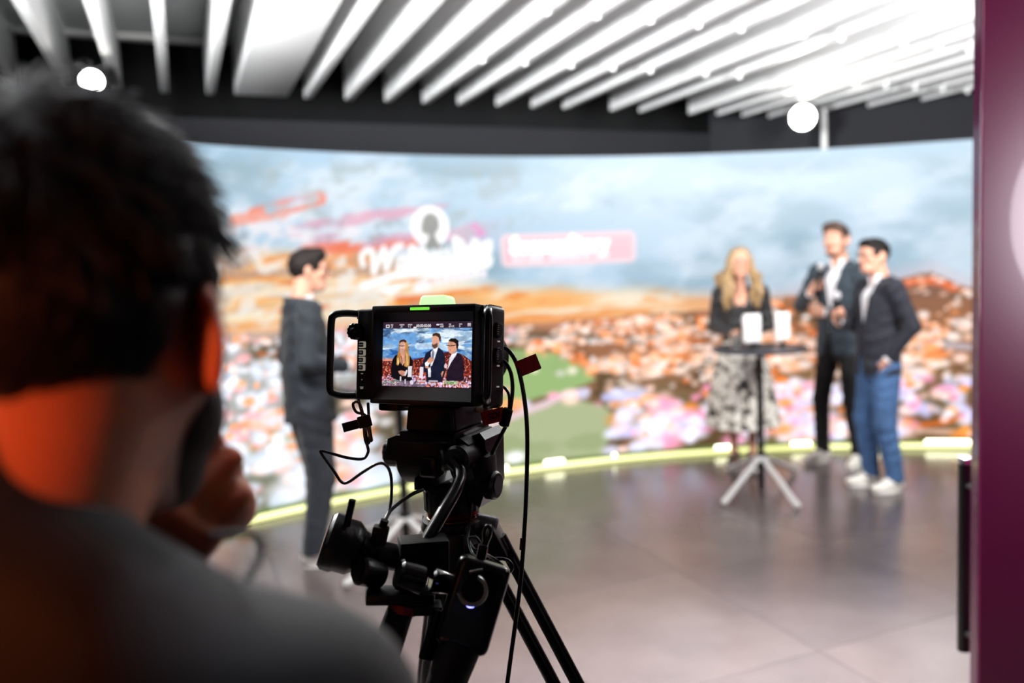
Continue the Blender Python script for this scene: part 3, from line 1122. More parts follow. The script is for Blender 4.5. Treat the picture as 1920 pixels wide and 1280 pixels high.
# panel knob and four lit buttons
kn = MB()
cyl(kn, CM @ Vector((-.1145, -.020, .033)), CM @ Vector((-.1145, .004, .033)), .0115, bev=.001, seg=48, ribs=24, ramp=.09)
kn.ball((0, 0, 0), .0055, CM @ Matrix.Translation((-.1145, -.0205, .033)), 12, (1, .5, 1))
kn.build('control_knob', M_satin, scam)
for i, (z, tx) in enumerate(((.0135, 'ZOOM'), (.0018, 'F1'), (-.0092, 'F2'), (-.0203, 'F3'))):
    b = MB().box((-.1105, -.0115, z - .0048), (-.0985, -.0085, z + .0048), .0018, CM, 3).build('button', M_btn, scam)
    MB().box((-.1092, -.0122, z - .0033), (-.1018, -.0112, z + .0033), .0012, CM, 2).build('button_cap', M_matte, b)
    cu = bpy.data.curves.new('t', 'FONT')
    cu.body = tx
    cu.size = .0042 if i else .0024
    cu.align_x = 'CENTER'
    cu.align_y = 'CENTER'
    to = bpy.data.objects.new('t', cu)
    COL.objects.link(to)
    bpy.context.view_layer.update()
    me = bpy.data.meshes.new_from_object(to.evaluated_get(bpy.context.evaluated_depsgraph_get()))
    bpy.data.objects.remove(to)
    me.transform(CM @ Matrix.Translation((-.1055, -.0125, z)) @ Matrix.Rotation(math.pi / 2, 4, 'X'))
    link('legend', me, M_btn, b, None)
lg = MB()
for z, w, hh in ((-.0295, .0035, .0010), (-.0385, .0014, .0012), (-.0495, .0058, .0010), (-.0515, .0048, .0010)):
    lg.box((-.1045 - w / 2, -.0097, z - hh / 2), (-.1045 + w / 2, -.0088, z + hh / 2), 0, CM)
lg.build('panel_legend', M_btn, scam)
# thumb wheels and ticks on the right side
for z in (.036, .0):
    wh = MB()
    cyl(wh, CM @ Vector((.0925, .034, z)), CM @ Vector((.1015, .034, z)), .0105, bev=.001, seg=40, ribs=20, ramp=.08)
    wo = wh.build('side_wheel', M_matte, scam)
    tk = MB()
    for j in range(5):
        tk.box((.1010, .025 + j * .0006, z - .006 + j * .003), (.1022, .0305, z - .005 + j * .003), 0, CM)
    tk.build('wheel_tick', M_silver, wo)
for z in (.019, -.016, -.046):
    MB().box((.0962, .036, z), (.0980, .043, z + .0022), .0004, CM).build('side_tick', M_btn, scam)
# lens
ln = MB()
cyl(ln, CM @ Vector((-.005, .054, 0)), CM @ Vector((-.005, .085, 0)), .036, .036, .002, 40)
cyl(ln, CM @ Vector((-.005, .085, 0)), CM @ Vector((-.005, .125, 0)), .039, .040, .002, 60, 40, .02)
cyl(ln, CM @ Vector((-.005, .125, 0)), CM @ Vector((-.005, .155, 0)), .041, .047, .002, 40)
ln.build('lens', M_body, scam)
MB().lathe([(.0475, 0), (.050, .03), (.048, .03), (.045, .002)], frame(CM @ Vector((-.005, .154, 0)), CM.to_3x3() @ Vector((0, 1, 0))), 40).build('lens_hood', M_matte, scam)
# sockets under the body
sk = MB()
sk.box((-.095, .02, -.085), (-.06, .06, -.07), .004, CM)
sk.box((-.058, .025, -.079), (-.02, .06, -.07), .004, CM)
sk.build('socket_block', M_matte, scam)

# the picture on the rear monitor
mw, mh = .0754, .0471
qx, qy = 332, 208
MX, MY = np.meshgrid(np.linspace(0, 1, qx), np.linspace(0, 1, qy))   # MX right, MY up
ASP = mw / mh
pic = np.zeros((qy, qx, 3))
a_ = fbm(MX * 4 * ASP / 1.6 + 3, MY * 9 + 1, 101, 5)
b_ = fbm(MX * 7 + 13, MY * 14 + 5, 111, 5)
pic[:] = (104, 158, 214)
mixc(pic, sstep(.46, .60, a_), (150, 178, 204))
mixc(pic, sstep(.50, .64, b_), (214, 228, 240))
mixc(pic, sstep(.52, .40, a_) * sstep(.5, .62, b_), (70, 104, 150))
mixc(pic, sstep(.60, .52, MY) * sstep(.44, .58, b_) * .7, (28, 92, 180))
mixc(pic, stroke(MX, MY, [(.42, .62), (.6, .64), (.74, .60)], .05) * .6, (225, 236, 244))
mixc(pic, sstep(.46, .40, MY) * sstep(.25, .10, MX), (240, 150, 120))
mixc(pic, sstep(.40, .385, MY) * sstep(.2, .14, MX), (90, 60, 76))
hill = np.interp(MX[0], [0, .16, .3, .36, .5, .62, .72, .86, .92, 1.0], [.385, .385, .40, .42, .46, .50, .535, .52, .48, .40])[None, :]
lnd = (MY < hill).astype(float)
mixc(pic, lnd, (96, 34, 32))
rs = np.random.RandomState(3)
for i in range(1500):
    x, y = rs.rand(), rs.rand() * .5
    if y > np.interp(x, MX[0], hill[0]) - .01:
        continue
    r = rs.uniform(.003, .009) * (1.5 - y * 2)
    low = y < .18
    col = [(226, 110, 70), (240, 170, 140), (160, 50, 40), (200, 84, 60)][rs.randint(4)] if not low else [(240, 225, 250), (230, 150, 160), (190, 190, 240), (220, 100, 80)][rs.randint(4)]
    i0, i1 = max(0, int((x - 2 * r) * qx)), int((x + 2 * r) * qx) + 2
    j0, j1 = max(0, int((y - 2.5 * r) * qy)), int((y + 2.5 * r) * qy) + 2
    sl = (slice(j0, j1), slice(i0, i1))
    d = np.hypot((MX[sl] - x), (MY[sl] - y) / ASP * 1.0)
    k = np.clip(1.5 - d / r, 0, 1) * lnd[sl] * .9
    pic[sl] = pic[sl] * (1 - k[..., None]) + np.array(col) * k[..., None]


def cp_(pts):     # monitor crop coordinates (x 200..1535 across, y 185..1165 down) to picture fractions
    return [((x - 205) / 1325.0, 1 - (y - 185) / 975.0) for x, y in pts]


def fillp(pts, col, op=1.0):
    q = cp_(pts)
    m = poly_mask(MX, MY, q)
    m2 = (np.roll(m, 1, 0) + np.roll(m, -1, 0) + np.roll(m, 1, 1) + np.roll(m, -1, 1) + 2 * m) / 6
    mixc(pic, m2 * op, col)


def line_(pts, w, col, op=1.0):
    q = cp_(pts)
    mixc(pic, stroke(MX * ASP, MY, [(x * ASP, y) for x, y in q], w / 975.0) * op, col)


# woman: black jacket, long fair hair, glasses, hands with a microphone
fillp([(345, 1020), (340, 900), (360, 760), (400, 690), (460, 670), (560, 690), (630, 700), (665, 770), (670, 900), (660, 1080), (480, 1090)], (20, 18, 24))
fillp([(470, 600), (555, 600), (550, 800), (510, 850), (480, 790)], (214, 150, 128))
fillp([(455, 480), (480, 455), (530, 448), (575, 470), (595, 540), (600, 620), (625, 720), (620, 850), (580, 870), (540, 850), (555, 720), (545, 600), (540, 500), (490, 480)], (196, 140, 74))
fillp([(455, 480), (470, 500), (465, 620), (490, 700), (470, 800), (450, 850), (420, 830), (425, 720), (445, 640)], (186, 128, 66))
fillp([(560, 620), (600, 700), (605, 840), (580, 850), (570, 740)], (232, 190, 120))
fillp([(430, 740), (455, 720), (460, 820), (440, 840)], (236, 196, 128))
fillp([(466, 500), (485, 475), (530, 480), (552, 520), (550, 590), (530, 630), (495, 635), (472, 600)], (222, 168, 150))
fillp([(460, 480), (480, 455), (530, 447), (565, 465), (560, 500), (520, 478), (480, 490), (466, 520)], (70, 42, 32))
line_([(462, 542), (500, 548), (540, 545)], 5, (40, 24, 24))
line_([(500, 600), (520, 600)], 4, (186, 70, 70))
line_([(505, 900), (505, 760), (490, 700)], 5, (8, 8, 10))
fillp([(450, 930), (500, 915), (550, 930), (590, 950), (560, 1000), (520, 1005), (470, 970)], (216, 150, 124))
line_([(560, 985), (580, 925)], 16, (200, 200, 205))
# tall man: dark blue blazer, white shirt, microphone at his chest
fillp([(790, 900), (830, 780), (860, 660), (930, 610), (1050, 570), (1110, 620), (1145, 720), (1140, 900), (1110, 1080), (880, 1080), (870, 950)], (26, 32, 54))
fillp([(935, 640), (975, 590), (1045, 560), (1000, 720), (960, 840), (930, 860), (940, 740)], (226, 226, 234))
fillp([(950, 480), (945, 420), (965, 390), (1040, 380), (1062, 420), (1058, 500), (1035, 570), (985, 590), (950, 550)], (216, 160, 134))
fillp([(950, 400), (965, 365), (1010, 350), (1060, 365), (1080, 420), (1072, 490), (1058, 470), (1045, 420), (1010, 395), (965, 398)], (66, 44, 36))
fillp([(948, 515), (975, 530), (1030, 500), (1030, 560), (990, 590), (955, 560)], (110, 76, 62))
fillp([(850, 800), (890, 770), (930, 800), (900, 850), (860, 850)], (230, 230, 236))
fillp([(880, 770), (930, 710), (985, 710), (985, 750), (950, 800), (900, 800)], (214, 150, 122))
line_([(965, 720), (968, 630)], 18, (130, 136, 160))
fillp([(895, 880), (940, 860), (945, 1010), (905, 1010)], (222, 224, 234))
line_([(870, 860), (905, 870)], 16, (210, 150, 124))
# shorter man: dark blazer, open shirt, glasses, microphone
fillp([(1165, 1060), (1180, 900), (1215, 720), (1320, 650), (1390, 700), (1425, 850), (1410, 1060)], (40, 26, 42))
fillp([(1185, 900), (1210, 720), (1240, 670), (1325, 630), (1300, 690), (1230, 800)], (224, 220, 232))
fillp([(1178, 560), (1185, 490), (1215, 460), (1290, 470), (1320, 540), (1310, 620), (1250, 670), (1205, 650), (1190, 610)], (212, 152, 124))
fillp([(1190, 470), (1220, 438), (1290, 435), (1330, 470), (1335, 540), (1318, 610), (1305, 570), (1300, 520), (1270, 490), (1210, 480)], (36, 26, 24))
line_([(1160, 536), (1215, 545), (1300, 535)], 5, (40, 26, 30))
line_([(1195, 610), (1230, 606)], 4, (150, 70, 60))
fillp([(1088, 960), (1110, 920), (1150, 925), (1165, 960), (1140, 1000), (1100, 1000)], (212, 150, 124))
line_([(1120, 1010), (1155, 880)], 14, (50, 34, 44))
line_([(1155, 850), (1158, 835)], 26, (224, 196, 200))
shade = .80 + .40 * fbm(MX * 22, MY * 16, 131, 3)
lum = np.clip(pic.mean(-1) / 255.0, 0, 1)
pic *= (shade * (.92 + .16 * lum))[..., None]
# table edge, cards, glass
fillp([(205, 1080), (400, 1060), (640, 1075), (880, 1120), (860, 1165), (205, 1165)], (110, 100, 124), .75)
fillp([(600, 855), (662, 850), (658, 1020), (597, 1015)], (232, 226, 232))
fillp([(778, 860), (832, 860), (828, 1035), (772, 1030)], (238, 226, 236))
line_([(490, 1070), (490, 1020)], 14, (216, 214, 218))
line_([(560, 1110), (562, 1060)], 12, (206, 204, 214))
mixc(pic, sstep(1.1, .9, np.hypot((MX - .344) / .021, (MY - .065) / .036)), (226, 218, 232))
# colour wheel traces at the lower left, audio meters at the lower right
for i in range(60):
    x, y = 205 + rs.rand() * 240, 1060 + rs.rand() * 90
    line_([(x, y), (x + rs.rand() * 26, y - rs.rand() * 6)], 5, [(240, 220, 230), (226, 60, 70), (110, 190, 90), (235, 235, 245), (120, 110, 180)][rs.randint(5)], .8)
fillp([(1125, 1065), (1330, 1070), (1330, 1088), (1125, 1083)], (140, 205, 110), .9)
fillp([(1125, 1095), (1330, 1100), (1330, 1115), (1125, 1110)], (130, 195, 100), .9)
fillp([(1330, 1070), (1450, 1075), (1450, 1090), (1330, 1088)], (206, 150, 120), .8)
fillp([(1330, 1100), (1450, 1103), (1450, 1117), (1330, 1115)], (206, 140, 116), .8)
line_([(1130, 1070), (1130, 1115)], 8, (236, 232, 240))
for x in (1130, 1172, 1240, 1330, 1390, 1440, 1490):
    line_([(x, 1135), (x, 1142)], 8, (236, 232, 240))
# top bar
fillp([(205, 180), (1535, 180), (1535, 280), (205, 280)], (46, 26, 38), .93)
TXW = []


def txt_(s, x, y, size, col=(240, 236, 240), width=1.0, bold=0.0):
    q = cp_([(x, y)])[0]
    m = text_mask(MX * ASP, MY, s, q[0] * ASP, q[1], size / 975.0, 0, width, bold / 975.0)
    mixc(pic, m, col)


fillp([(248, 218), (305, 218), (305, 272), (248, 272)], (236, 232, 238))
fillp([(276, 228), (294, 245), (276, 262), (258, 245)], (46, 26, 38))
txt_('25', 322, 270, 42)
txt_('1/50', 456, 270, 42, width=.85)
txt_('f4.5', 584, 270, 42, width=.9)
txt_('00:00:00:00', 712, 266, 66, width=.84, bold=1)
txt_('-8dB', 1060, 270, 42, width=.85)
txt_('6500K', 1190, 270, 42, width=.85)
txt_('0', 1338, 270, 44)
for x0, x1 in ((322, 358), (456, 530), (584, 650), (1060, 1108), (1192, 1222), (1338, 1380)):
    line_([(x0 + 5, 226), (x1 - 5, 226)], 9, (206, 196, 206), .85)
line_([(678, 268), (706, 268)], 12, (236, 232, 238))
line_([(1018, 230), (1044, 230)], 12, (226, 220, 228))
for y in (218, 236, 254):
    line_([(1460, y), (1500, y)], 5, (232, 226, 232))
txt_('PREVIEW', 800, 328, 30, (150, 220, 130), width=1.0)
for x0 in (735, 912):
    line_([(x0 + 10, 1070), (x0 + 125, 1070)], 13, (206, 204, 214), .85)
txt_('Kein Laufw.', 735, 1120, 36, (240, 238, 244), width=.82, bold=.6)
txt_('Kein Laufw.', 910, 1120, 36, (240, 238, 244), width=.82, bold=.6)
PP = np.zeros((qy, qx, 3))
cm = np.array(CM)
loc = np.stack([(MX * 2 - 1) * mw, np.full(MX.shape, .0008), (MY * 2 - 1) * mh], -1)
PP = loc @ cm[:3, :3].T + cm[:3, 3]
mon = link('monitor_screen', picture_mesh('monitor_screen', PP, pic), mat_image('monitor_picture', 1.0), scam)
mon.data.materials[0].cycles.emission_sampling = 'NONE'
M_btn.cycles.emission_sampling = 'NONE'
tag(mon, 'lit rear monitor showing three people under a cloudy sky')

# ------------------------------------------------------------------ tripod with fluid head
trip = empty('tripod', HM @ Vector((0, .054, 0)) - Vector((0, 0, D0.z)))
tag(trip, 'black tripod with fluid head carrying the studio camera', 'tripod')
M_head = mat('head_black', (8, 8, 9), rough=0.38, spec=0.5, var=0.1, scale=120)
M_gloss = mat('head_gloss', (7, 7, 8), rough=0.18, spec=0.6)
M_red = mat('ring_red', (120, 34, 22), rough=0.25, metal=0.6)
M_tape = mat('red_tape', (190, 20, 36), rough=0.6, var=0.15, scale=120, bump=0.2)
M_copper = mat('ring_copper', (170, 110, 80), rough=0.25, metal=0.8)

pl_ = MB().box((-.041, -.004, -.113), (.044, .088, -.076), .006, HM, 3, taper=(.9, .92))
pl_.build('quick_release_plate', M_head, trip)
MB().box((-.047, -.010, -.130), (.047, .098, -.1125), .003, HM).build('slide_plate', M_gloss, trip)
ck = MB()
cyl(ck, HM @ Vector((.040, .072, -.092)), HM @ Vector((.060, .078, -.092)), .0045)
ck.box((.052, .070, -.097), (.061, .086, -.087), .002, HM)
ck.build('lock_lever', M_silver, trip)
cr = MB()
cr.prism([(-.082, -.158), (-.076, -.128), (-.060, -.122), (.050, -.122), (.062, -.130), (.066, -.158), (.03, -.166), (-.04, -.166)], .002, .098, HM)
cr.build('cradle', M_head, trip)
ar = MB()
ar.prism([(.040, -.128), (.066, -.118), (.074, -.128), (.072, -.20), (.060, -.23), (.040, -.22)], .03, .092, HM)
ar.build('side_arm', M_gloss, trip)
dr = MB()
cyl(dr, HM @ Vector((-.076, .052, -.166)), HM @ Vector((-.018, .052, -.166)), .039, bev=.006, seg=40)
cyl(dr, HM @ Vector((.018, .052, -.166)), HM @ Vector((.066, .052, -.166)), .038, bev=.006, seg=40)
cyl(dr, HM @ Vector((-.02, .052, -.166)), HM @ Vector((.02, .052, -.166)), .008, seg=20)
dr.build('drag_housing', M_head, trip)
lk = MB()
cyl(lk, HM @ Vector((-.104, .04, -.158)), HM @ Vector((-.074, .044, -.158)), .0215, bev=.003, seg=48, ribs=24, ramp=.04)
cyl(lk, HM @ Vector((-.08, .044, -.158)), HM @ Vector((-.062, .046, -.158)), .015)
lk.build('drag_knob', M_head, trip)
tb = MB()
tb.box((-.022, -.006, -.182), (.012, .024, -.150), .008, HM, 3, taper=(.8, .8))
tb.tube([HM @ Vector((.0, .0, -.166)), HM @ Vector((.022, .012, -.169))], .004, 8)
tb.build('wing_knob', M_head, trip)
yk = MB()
yk.prism([(-.042, -.198), (-.040, -.188), (-.016, -.192), (-.004, -.200), (.012, -.200), (.026, -.190), (.042, -.186), (.042, -.205), (-.042, -.207)], .015, .092, HM)
yk.build('yoke_base', M_gloss, trip)
AX = HM @ Matrix.Translation((0, .054, 0))
tr_ = MB().lathe([(.036, -.199), (.0425, -.203), (.0425, -.212)], AX, 48)
tr_.build('turret_top', M_gloss, trip)
MB().lathe([(.0415, -.242), (.0425, -.24), (.0425, -.212), (.040, -.21)], AX, 96, 48, .025).build('turret_grip', M_head, trip)
MB().lathe([(.038, -.252), (.0405, -.250), (.0405, -.243), (.039, -.242)], AX, 48).build('pan_ring', M_red, trip)
MB().lathe([(.0385, -.2565), (.0398, -.2555), (.0398, -.2535), (.0385, -.2525)], AX, 48).build('pan_ring_edge', M_copper, trip)
MB().lathe([(.02, -.31), (.034, -.30), (.046, -.282), (.050, -.268), (.047, -.258), (.038, -.256)], AX, 48).build('bowl', M_head, trip)
sl_ = MB()
cyl(sl_, HM @ Vector((.030, .062, -.262)), HM @ Vector((.066, .074, -.270)), .0125, bev=.003)
sl_.build('level_housing', mat('silver_grey', (150, 152, 160), rough=.3, metal=.4), trip)
# rosette on the right with its brand disc
rz_ = MB()
cyl(rz_, HM @ Vector((.070, .036, -.196)), HM @ Vector((.088, .036, -.196)), .021, bev=.003, seg=40)
rz_.box((.058, .02, -.20), (.082, .052, -.15), .006, HM)
rz = rz_.build('pan_rosette', M_head, trip)
rg = MB()
cyl(rg, HM @ Vector((.0885, .036, -.196)), HM @ Vector((.0895, .036, -.196)), .0135, seg=32)
rg.build('rosette_disc', mat('rosette_grey', (95, 95, 98), rough=.35, metal=.5), rz)
# arm joint the pan bar hangs from
jt = MB()
cyl(jt, HM @ Vector((.022, -.012, -.150)), HM @ Vector((.062, .020, -.150)), .017, bev=.003, seg=32)
cyl(jt, HM @ Vector((.050, -.018, -.148)), HM @ Vector((.050, .03, -.148)), .020, bev=.004, seg=32)
jt.build('pan_bar_joint', M_head, trip)
pb0 = HM @ Vector((.046, -.02, -.150))
pbm = at(862, 900, 1.085)
pb1 = at(800, 1015, 1.0)
pb2 = at(752, 1120, .965)
MB().tube([pb0, pbm, pb1, pb2], [.0095, .0090, .0088, .0088], 16, smooth=5).build('pan_bar', M_gloss, trip)
gr = MB().tube([at(757, 1118, .968), at(752, 1140, .96), at(735, 1190, .945), at(705, 1290, .915), at(690, 1345, .9)], [.011, .0165, .0175, .0165, .014], 18, smooth=4)
pg = gr.build('pan_bar_grip', mat('grip_foam', (12, 11, 11), rough=.8), trip)
MB().tube([at(754, 1137, .961), at(751, 1152, .957)], .0178, 20).build('grip_ring', mat('grip_red', (150, 14, 16), rough=.35), pg)
# spider and legs
sp = MB().lathe([(.03, -.33), (.055, -.325), (.058, -.285), (.05, -.275)], AX, 24)
sp.build('spider', M_head, trip)
axw = AX @ Vector((0, 0, 0))
axw = Vector((axw.x, axw.y, 0))
ztop = D0.z - .295
M_tube = mat('tripod_tube', (9, 8, 8), rough=.32, spec=.5)
for ang, rad in ((math.radians(-4), .63), (math.radians(-98), .45), (math.radians(115), .60)):
    d = Vector((math.cos(ang), math.sin(ang), 0))
    n = Vector((-d.y, d.x, 0))
    top = axw + d * .055 + Vector((0, 0, ztop))
    foot = axw + d * rad + Vector((0, 0, .012))
    mid = top + (foot - top) * .55
    L = MB()
    up = n.cross((foot - top).normalized())
    off = .024
    for sg in (-1, 1):
        o2 = (n * .004 + up * .0175) * sg
        L.tube([top + o2, mid + o2], .0105, 12)
    L.box((-.034, -.016, -.03), (.034, .016, .03), .004, frame(mid, foot - top, n))
    L.tube([mid - (foot - top) * .05, foot], .010, 12)
    lo = L.build('leg', M_tube, trip)
    hb = MB().box((-.03, -.02, -.028), (.03, .02, .028), .006, frame(top, foot - top, n)).build('leg_hinge', M_head, lo)
    MB().ball(foot, .014, None, 12, (1.6, 1.6, .85)).build('rubber_foot', M_matte, lo)
bd = MB()
bd.box((-.004, -.0015, -.007), (.012, .0015, .007), .001, frame(at(914, 1034, 1.17), ray(914, 1034), (0, 0, 1)))
bd.build('badge', mat('badge_red', (190, 30, 36), rough=.4), trip)

# ------------------------------------------------------------------ focus controller with clamp, and zoom grip, on the pan bar
foc = empty('focus_controller', at(760, 1040, .98))
tag(foc, 'black focus controller with a big round wheel clamped to the pan bar', 'controller')
w0, w1 = at(616, 1013, .982), at(676, 1031, .985)
dk = MB()
Fw = frame(w0, w1 - w0)
Lw = (w1 - w0).length
dk.lathe([(.020, -.004), (.033, -.003), (.0365, .001), (.0365, .012), (.034, .016), (.034, Lw * .75), (.026, Lw)], Fw, 56)
dk.build('wheel', M_head, foc)
MB().lathe([(.022, -.0055), (.0325, -.0045), (.0325, -.0035), (.022, -.003)], Fw, 48).build('wheel_face', mat('wheel_face', (130, 96, 92), rough=.3, metal=.4), foc)
pin = MB()
cyl(pin, at(650, 985, .965), at(661, 937, .965), .0045)
pin.build('wheel_stop_pin', M_gloss, foc)
nk = MB()
cyl(nk, at(668, 1028, .985), at(705, 1040, .992), .026, .020, .002, 32)
cyl(nk, at(700, 1036, .992), at(748, 1046, 1.0), .017, .017, .001, 28)
nk.build('neck', M_head, foc)
pg2 = MB()
pg2.box((-.010, -.008, -.010), (.010, .008, .012), .003, frame(at(712, 1003, .985), Vector((.25, 0, 1))))
pg2.tube([at(712, 1000, .985), at(722, 975, .985)], .0055, 10)
pg2.build('cable_plug', M_matte, foc)
k2 = MB()
cyl(k2, at(672, 1068, .955), at(716, 1078, .975), .018, .017, .003, 32)
k2.build('side_knob', M_head, foc)
cyl_face = MB()
cyl(cyl_face, at(671.3, 1067.7, .9545), at(673, 1068.3, .9555), .0128, None, 0, 28)
cyl_face.build('knob_face', mat('knob_face', (52, 52, 56), rough=.4), foc)
bl = MB()
Fb = frame(at(792, 1040, .995), Vector((0.05, 0.02, 1)), (1, .25, 0))
bl.box((-.030, -.018, -.024), (.032, .020, .022), .003, Fb, 2)
bl.box((.012, -.022, -.004), (.026, .01, .008), .002, Fb, 2)
bl.build('clamp_block', M_matte, foc)
ct = MB()
cyl(ct, at(745, 1075, .945), at(793, 1088, .955), .0185, .0185, .003, 32)
ct.build('clamp_barrel', M_gloss, foc)
ct2 = MB()
cyl(ct2, at(808, 1087, .955), at(850, 1096, .96), .0165, .012, .003, 32)
ct2.build('clamp_nut', M_gloss, foc)
bp_ = MB()
bp_.box((-.044, -.018, -.006), (.040, .016, .008), .003, frame(at(752, 1116, .965), Vector((.12, 0, 1)), (1, .2, 0)))
bp_.box((-.012, -.014, -.016), (.036, .012, -.004), .003, frame(at(775, 1124, .965), Vector((.12, 0, 1)), (1, .2, 0)))
bp_.build('base_plate', M_head, foc)

zg = empty('zoom_grip', at(880, 1120, .95))
tag(zg, 'black hand-grip zoom controller with a blue status light', 'controller')
g0, g1 = at(912, 1050, .955), at(862, 1215, .925)
Fz = frame(g0, g1 - g0, ray(900, 1100).cross(g1 - g0))
Lz = (g1 - g0).length
gb = MB()
gb.box((-.033, -.022, 0), (.033, .024, Lz), .012, Fz, 4)
gb.build('grip_body', M_gloss, zg)
gn = MB()
cyl(gn, g1 + (g0 - g1) * .1, at(818, 1330, .90), .026, .022, .003, 32)
gn.build('grip_stem', mat('grip_foam', (12, 11, 11)), zg)
facing = -ray(885, 1110).normalized()
gfc = at(886, 1107, .902)
Fr = frame(gfc, facing, (0, 0, 1))
ring = MB().tube([Fr @ Vector((.0155 * math.cos(a), .0155 * math.sin(a), 0)) for a in [math.radians(i) for i in range(95, 340, 12)]], .0026, 8)
ring.build('button_ring', mat('ring_grey', (150, 152, 152), rough=.3, metal=.4), zg)
rb = MB()
cyl(rb, gfc - facing * .006, gfc + facing * .001, .0135, seg=28)
rb.build('record_button', M_matte, zg)
MB().ball(at(883, 1133, .903), .0042, None, 12, (1.4, .6, 1)).build('status_light', mat('blue_led', (120, 130, 255), emit=(120, 120, 255), estr=7), zg)
tg = MB()
tg.box((-.008, -.006, -.03), (.008, .006, .03), .004, frame(at(812, 1190, .93), g1 - g0))
tg.build('trigger', M_satin, zg)
lb = MB()
lb.box((-.008, -.0006, -.0014), (.008, .0006, .0014), .0003, frame(at(893, 1070, .908), Vector((-.15, 0, 1)), (1, 0, -.2)))
lb.build('legend', mat('legend_grey', (120, 112, 112)), zg)

# ------------------------------------------------------------------ cables
M_cable = mat('cable_black', (13, 13, 14), rough=.35, spec=.55)
M_cableg = mat('cable_grey', (44, 44, 48), rough=.3, spec=.6)


def cable(name, pts, r, label, m=M_cable, smooth=6, seg=10):
    o = MB().tube([at(*p) for p in pts], r, seg, smooth=smooth).build(name, m)
    tag(o, label, 'cable')
    return o


c1 = cable('monitor_cable', [(936, 654, 1.19), (948, 653, 1.19), (962, 668, 1.185), (972, 692, 1.18), (982, 740, 1.175), (988, 800, 1.17), (988, 880, 1.17), (984, 980, 1.165),
                             (977, 1080, 1.16), (966, 1170, 1.15), (950, 1290, 1.13), (938, 1400, 1.1), (930, 1700, 1.07), (928, 2200, 1.03), (935, 2960, 1.0)], .0033,
           'long black cable hanging from the camera past the red flag to the floor')
fg_ = MB()
F_ = frame(at(990, 684, 1.178), -ray(990, 684), (0.93, 0, .33))
fg_.box((-.017, -.0115, -.0006), (.017, .0115, .0006), .0004, F_)
fg_.box((-.016, -.0125, -.0022), (.016, .0105, -.001), .0004, F_)
tag(fg_.build('tape_flag', M_tape, c1), 'red tape flag')
tp = MB().tube([at(980, 1008, 1.1645), at(978, 1030, 1.1635)], .0037, 10)
tp.build('tape_band', mat('tape_band', (90, 20, 24)), c1)
c2 = cable('video_cable', [(936, 674, 1.17), (948, 680, 1.165), (958, 700, 1.16), (961, 730, 1.155), (957, 765, 1.15), (952, 790, 1.15), (940, 815, 1.15), (922, 852, 1.155), (908, 885, 1.17), (898, 925, 1.2), (892, 980, 1.22), (895, 1040, 1.2)],
           .0030, 'black cable with a ferrite sleeve and a red tape label beside the tripod head')
fe = MB()
cyl(fe, at(953, 765, 1.15), at(944, 799, 1.15), .0078, None, .002, 20)
fe.build('ferrite_sleeve', M_matte, c2)
F2 = frame(at(924, 781, 1.146), -ray(924, 781), (1, 0, .20))
lf = MB().box((-.0165, -.0095, -.0008), (.0175, .0105, .0008), .0004, F2)
lf = lf.build('tape_label', M_tape, c2)
tag(lf, 'red tape label with handwritten letters')
cu = bpy.data.curves.new('t', 'FONT')
cu.body = 'SDI'
cu.size = .0125
cu.shear = .25
cu.offset = .0003
cu.align_x = 'CENTER'
cu.align_y = 'CENTER'
to = bpy.data.objects.new('t', cu)
COL.objects.link(to)
bpy.context.view_layer.update()
me = bpy.data.meshes.new_from_object(to.evaluated_get(bpy.context.evaluated_depsgraph_get()))
bpy.data.objects.remove(to)
me.transform(F2 @ Matrix.Translation((0.001, 0.0005, .0012)))
link('handwriting', me, mat('marker_black', (14, 8, 10), rough=.6), lf, None)
c3 = cable('power_cable', [(936, 722, 1.17), (946, 727, 1.165), (953, 737, 1.16), (955, 750, 1.155), (954, 770, 1.152)], .0022, 'short thin black lead plugged in low on the camera side')
c4 = cable('bundled_lead', [(672, 748, 1.14), (682, 790, 1.13), (690, 830, 1.12), (693, 815, 1.12), (686, 780, 1.125), (668, 772, 1.13), (662, 757, 1.13), (672, 754, 1.13), (680, 775, 1.125), (684, 820, 1.12), (689, 836, 1.115), (690, 848, 1.115),
                            (680, 860, 1.11), (652, 858, 1.10), (622, 850, 1.09), (602, 845, 1.08), (604, 852, 1.08), (624, 880, 1.07), (640, 903, 1.06), (654, 903, 1.055), (680, 885, 1.05), (708, 869, 1.045), (724, 872, 1.04),
                            (733, 892, 1.03), (734, 930, 1.02), (730, 955, 1.01), (722, 975, .99)], .0021, 'thin black lead bundled with a strap under the camera, zigzagging down to the focus wheel', M_cableg)
c4b = MB().tube([at(*p) for p in [(690, 755, 1.14), (693, 800, 1.125), (697, 826, 1.12), (693, 815, 1.12), (687, 790, 1.125)]], .0021, 8, smooth=6)
c4b.build('lead_loop', M_cableg, c4)
vs_ = MB()
Fv = frame(at(683, 790, 1.118), -ray(683, 790), (1, 0, .22))
vs_.box((-.009, -.0085, -.006), (.010, .0085, .006), .002, Fv)
vs_.box((-.031, -.0075, -.001), (-.006, .0055, .001), .0008, Fv)
vs_.build('velcro_strap', mat('velcro', (16, 16, 17), rough=.9, bump=.3), c4)
c5 = cable('head_lead', [(722, 975, .99), (732, 957, 1.02), (752, 940, 1.06), (775, 925, 1.10), (792, 918, 1.13)], .0026, 'thin black lead running from the focus wheel up to the tripod head')
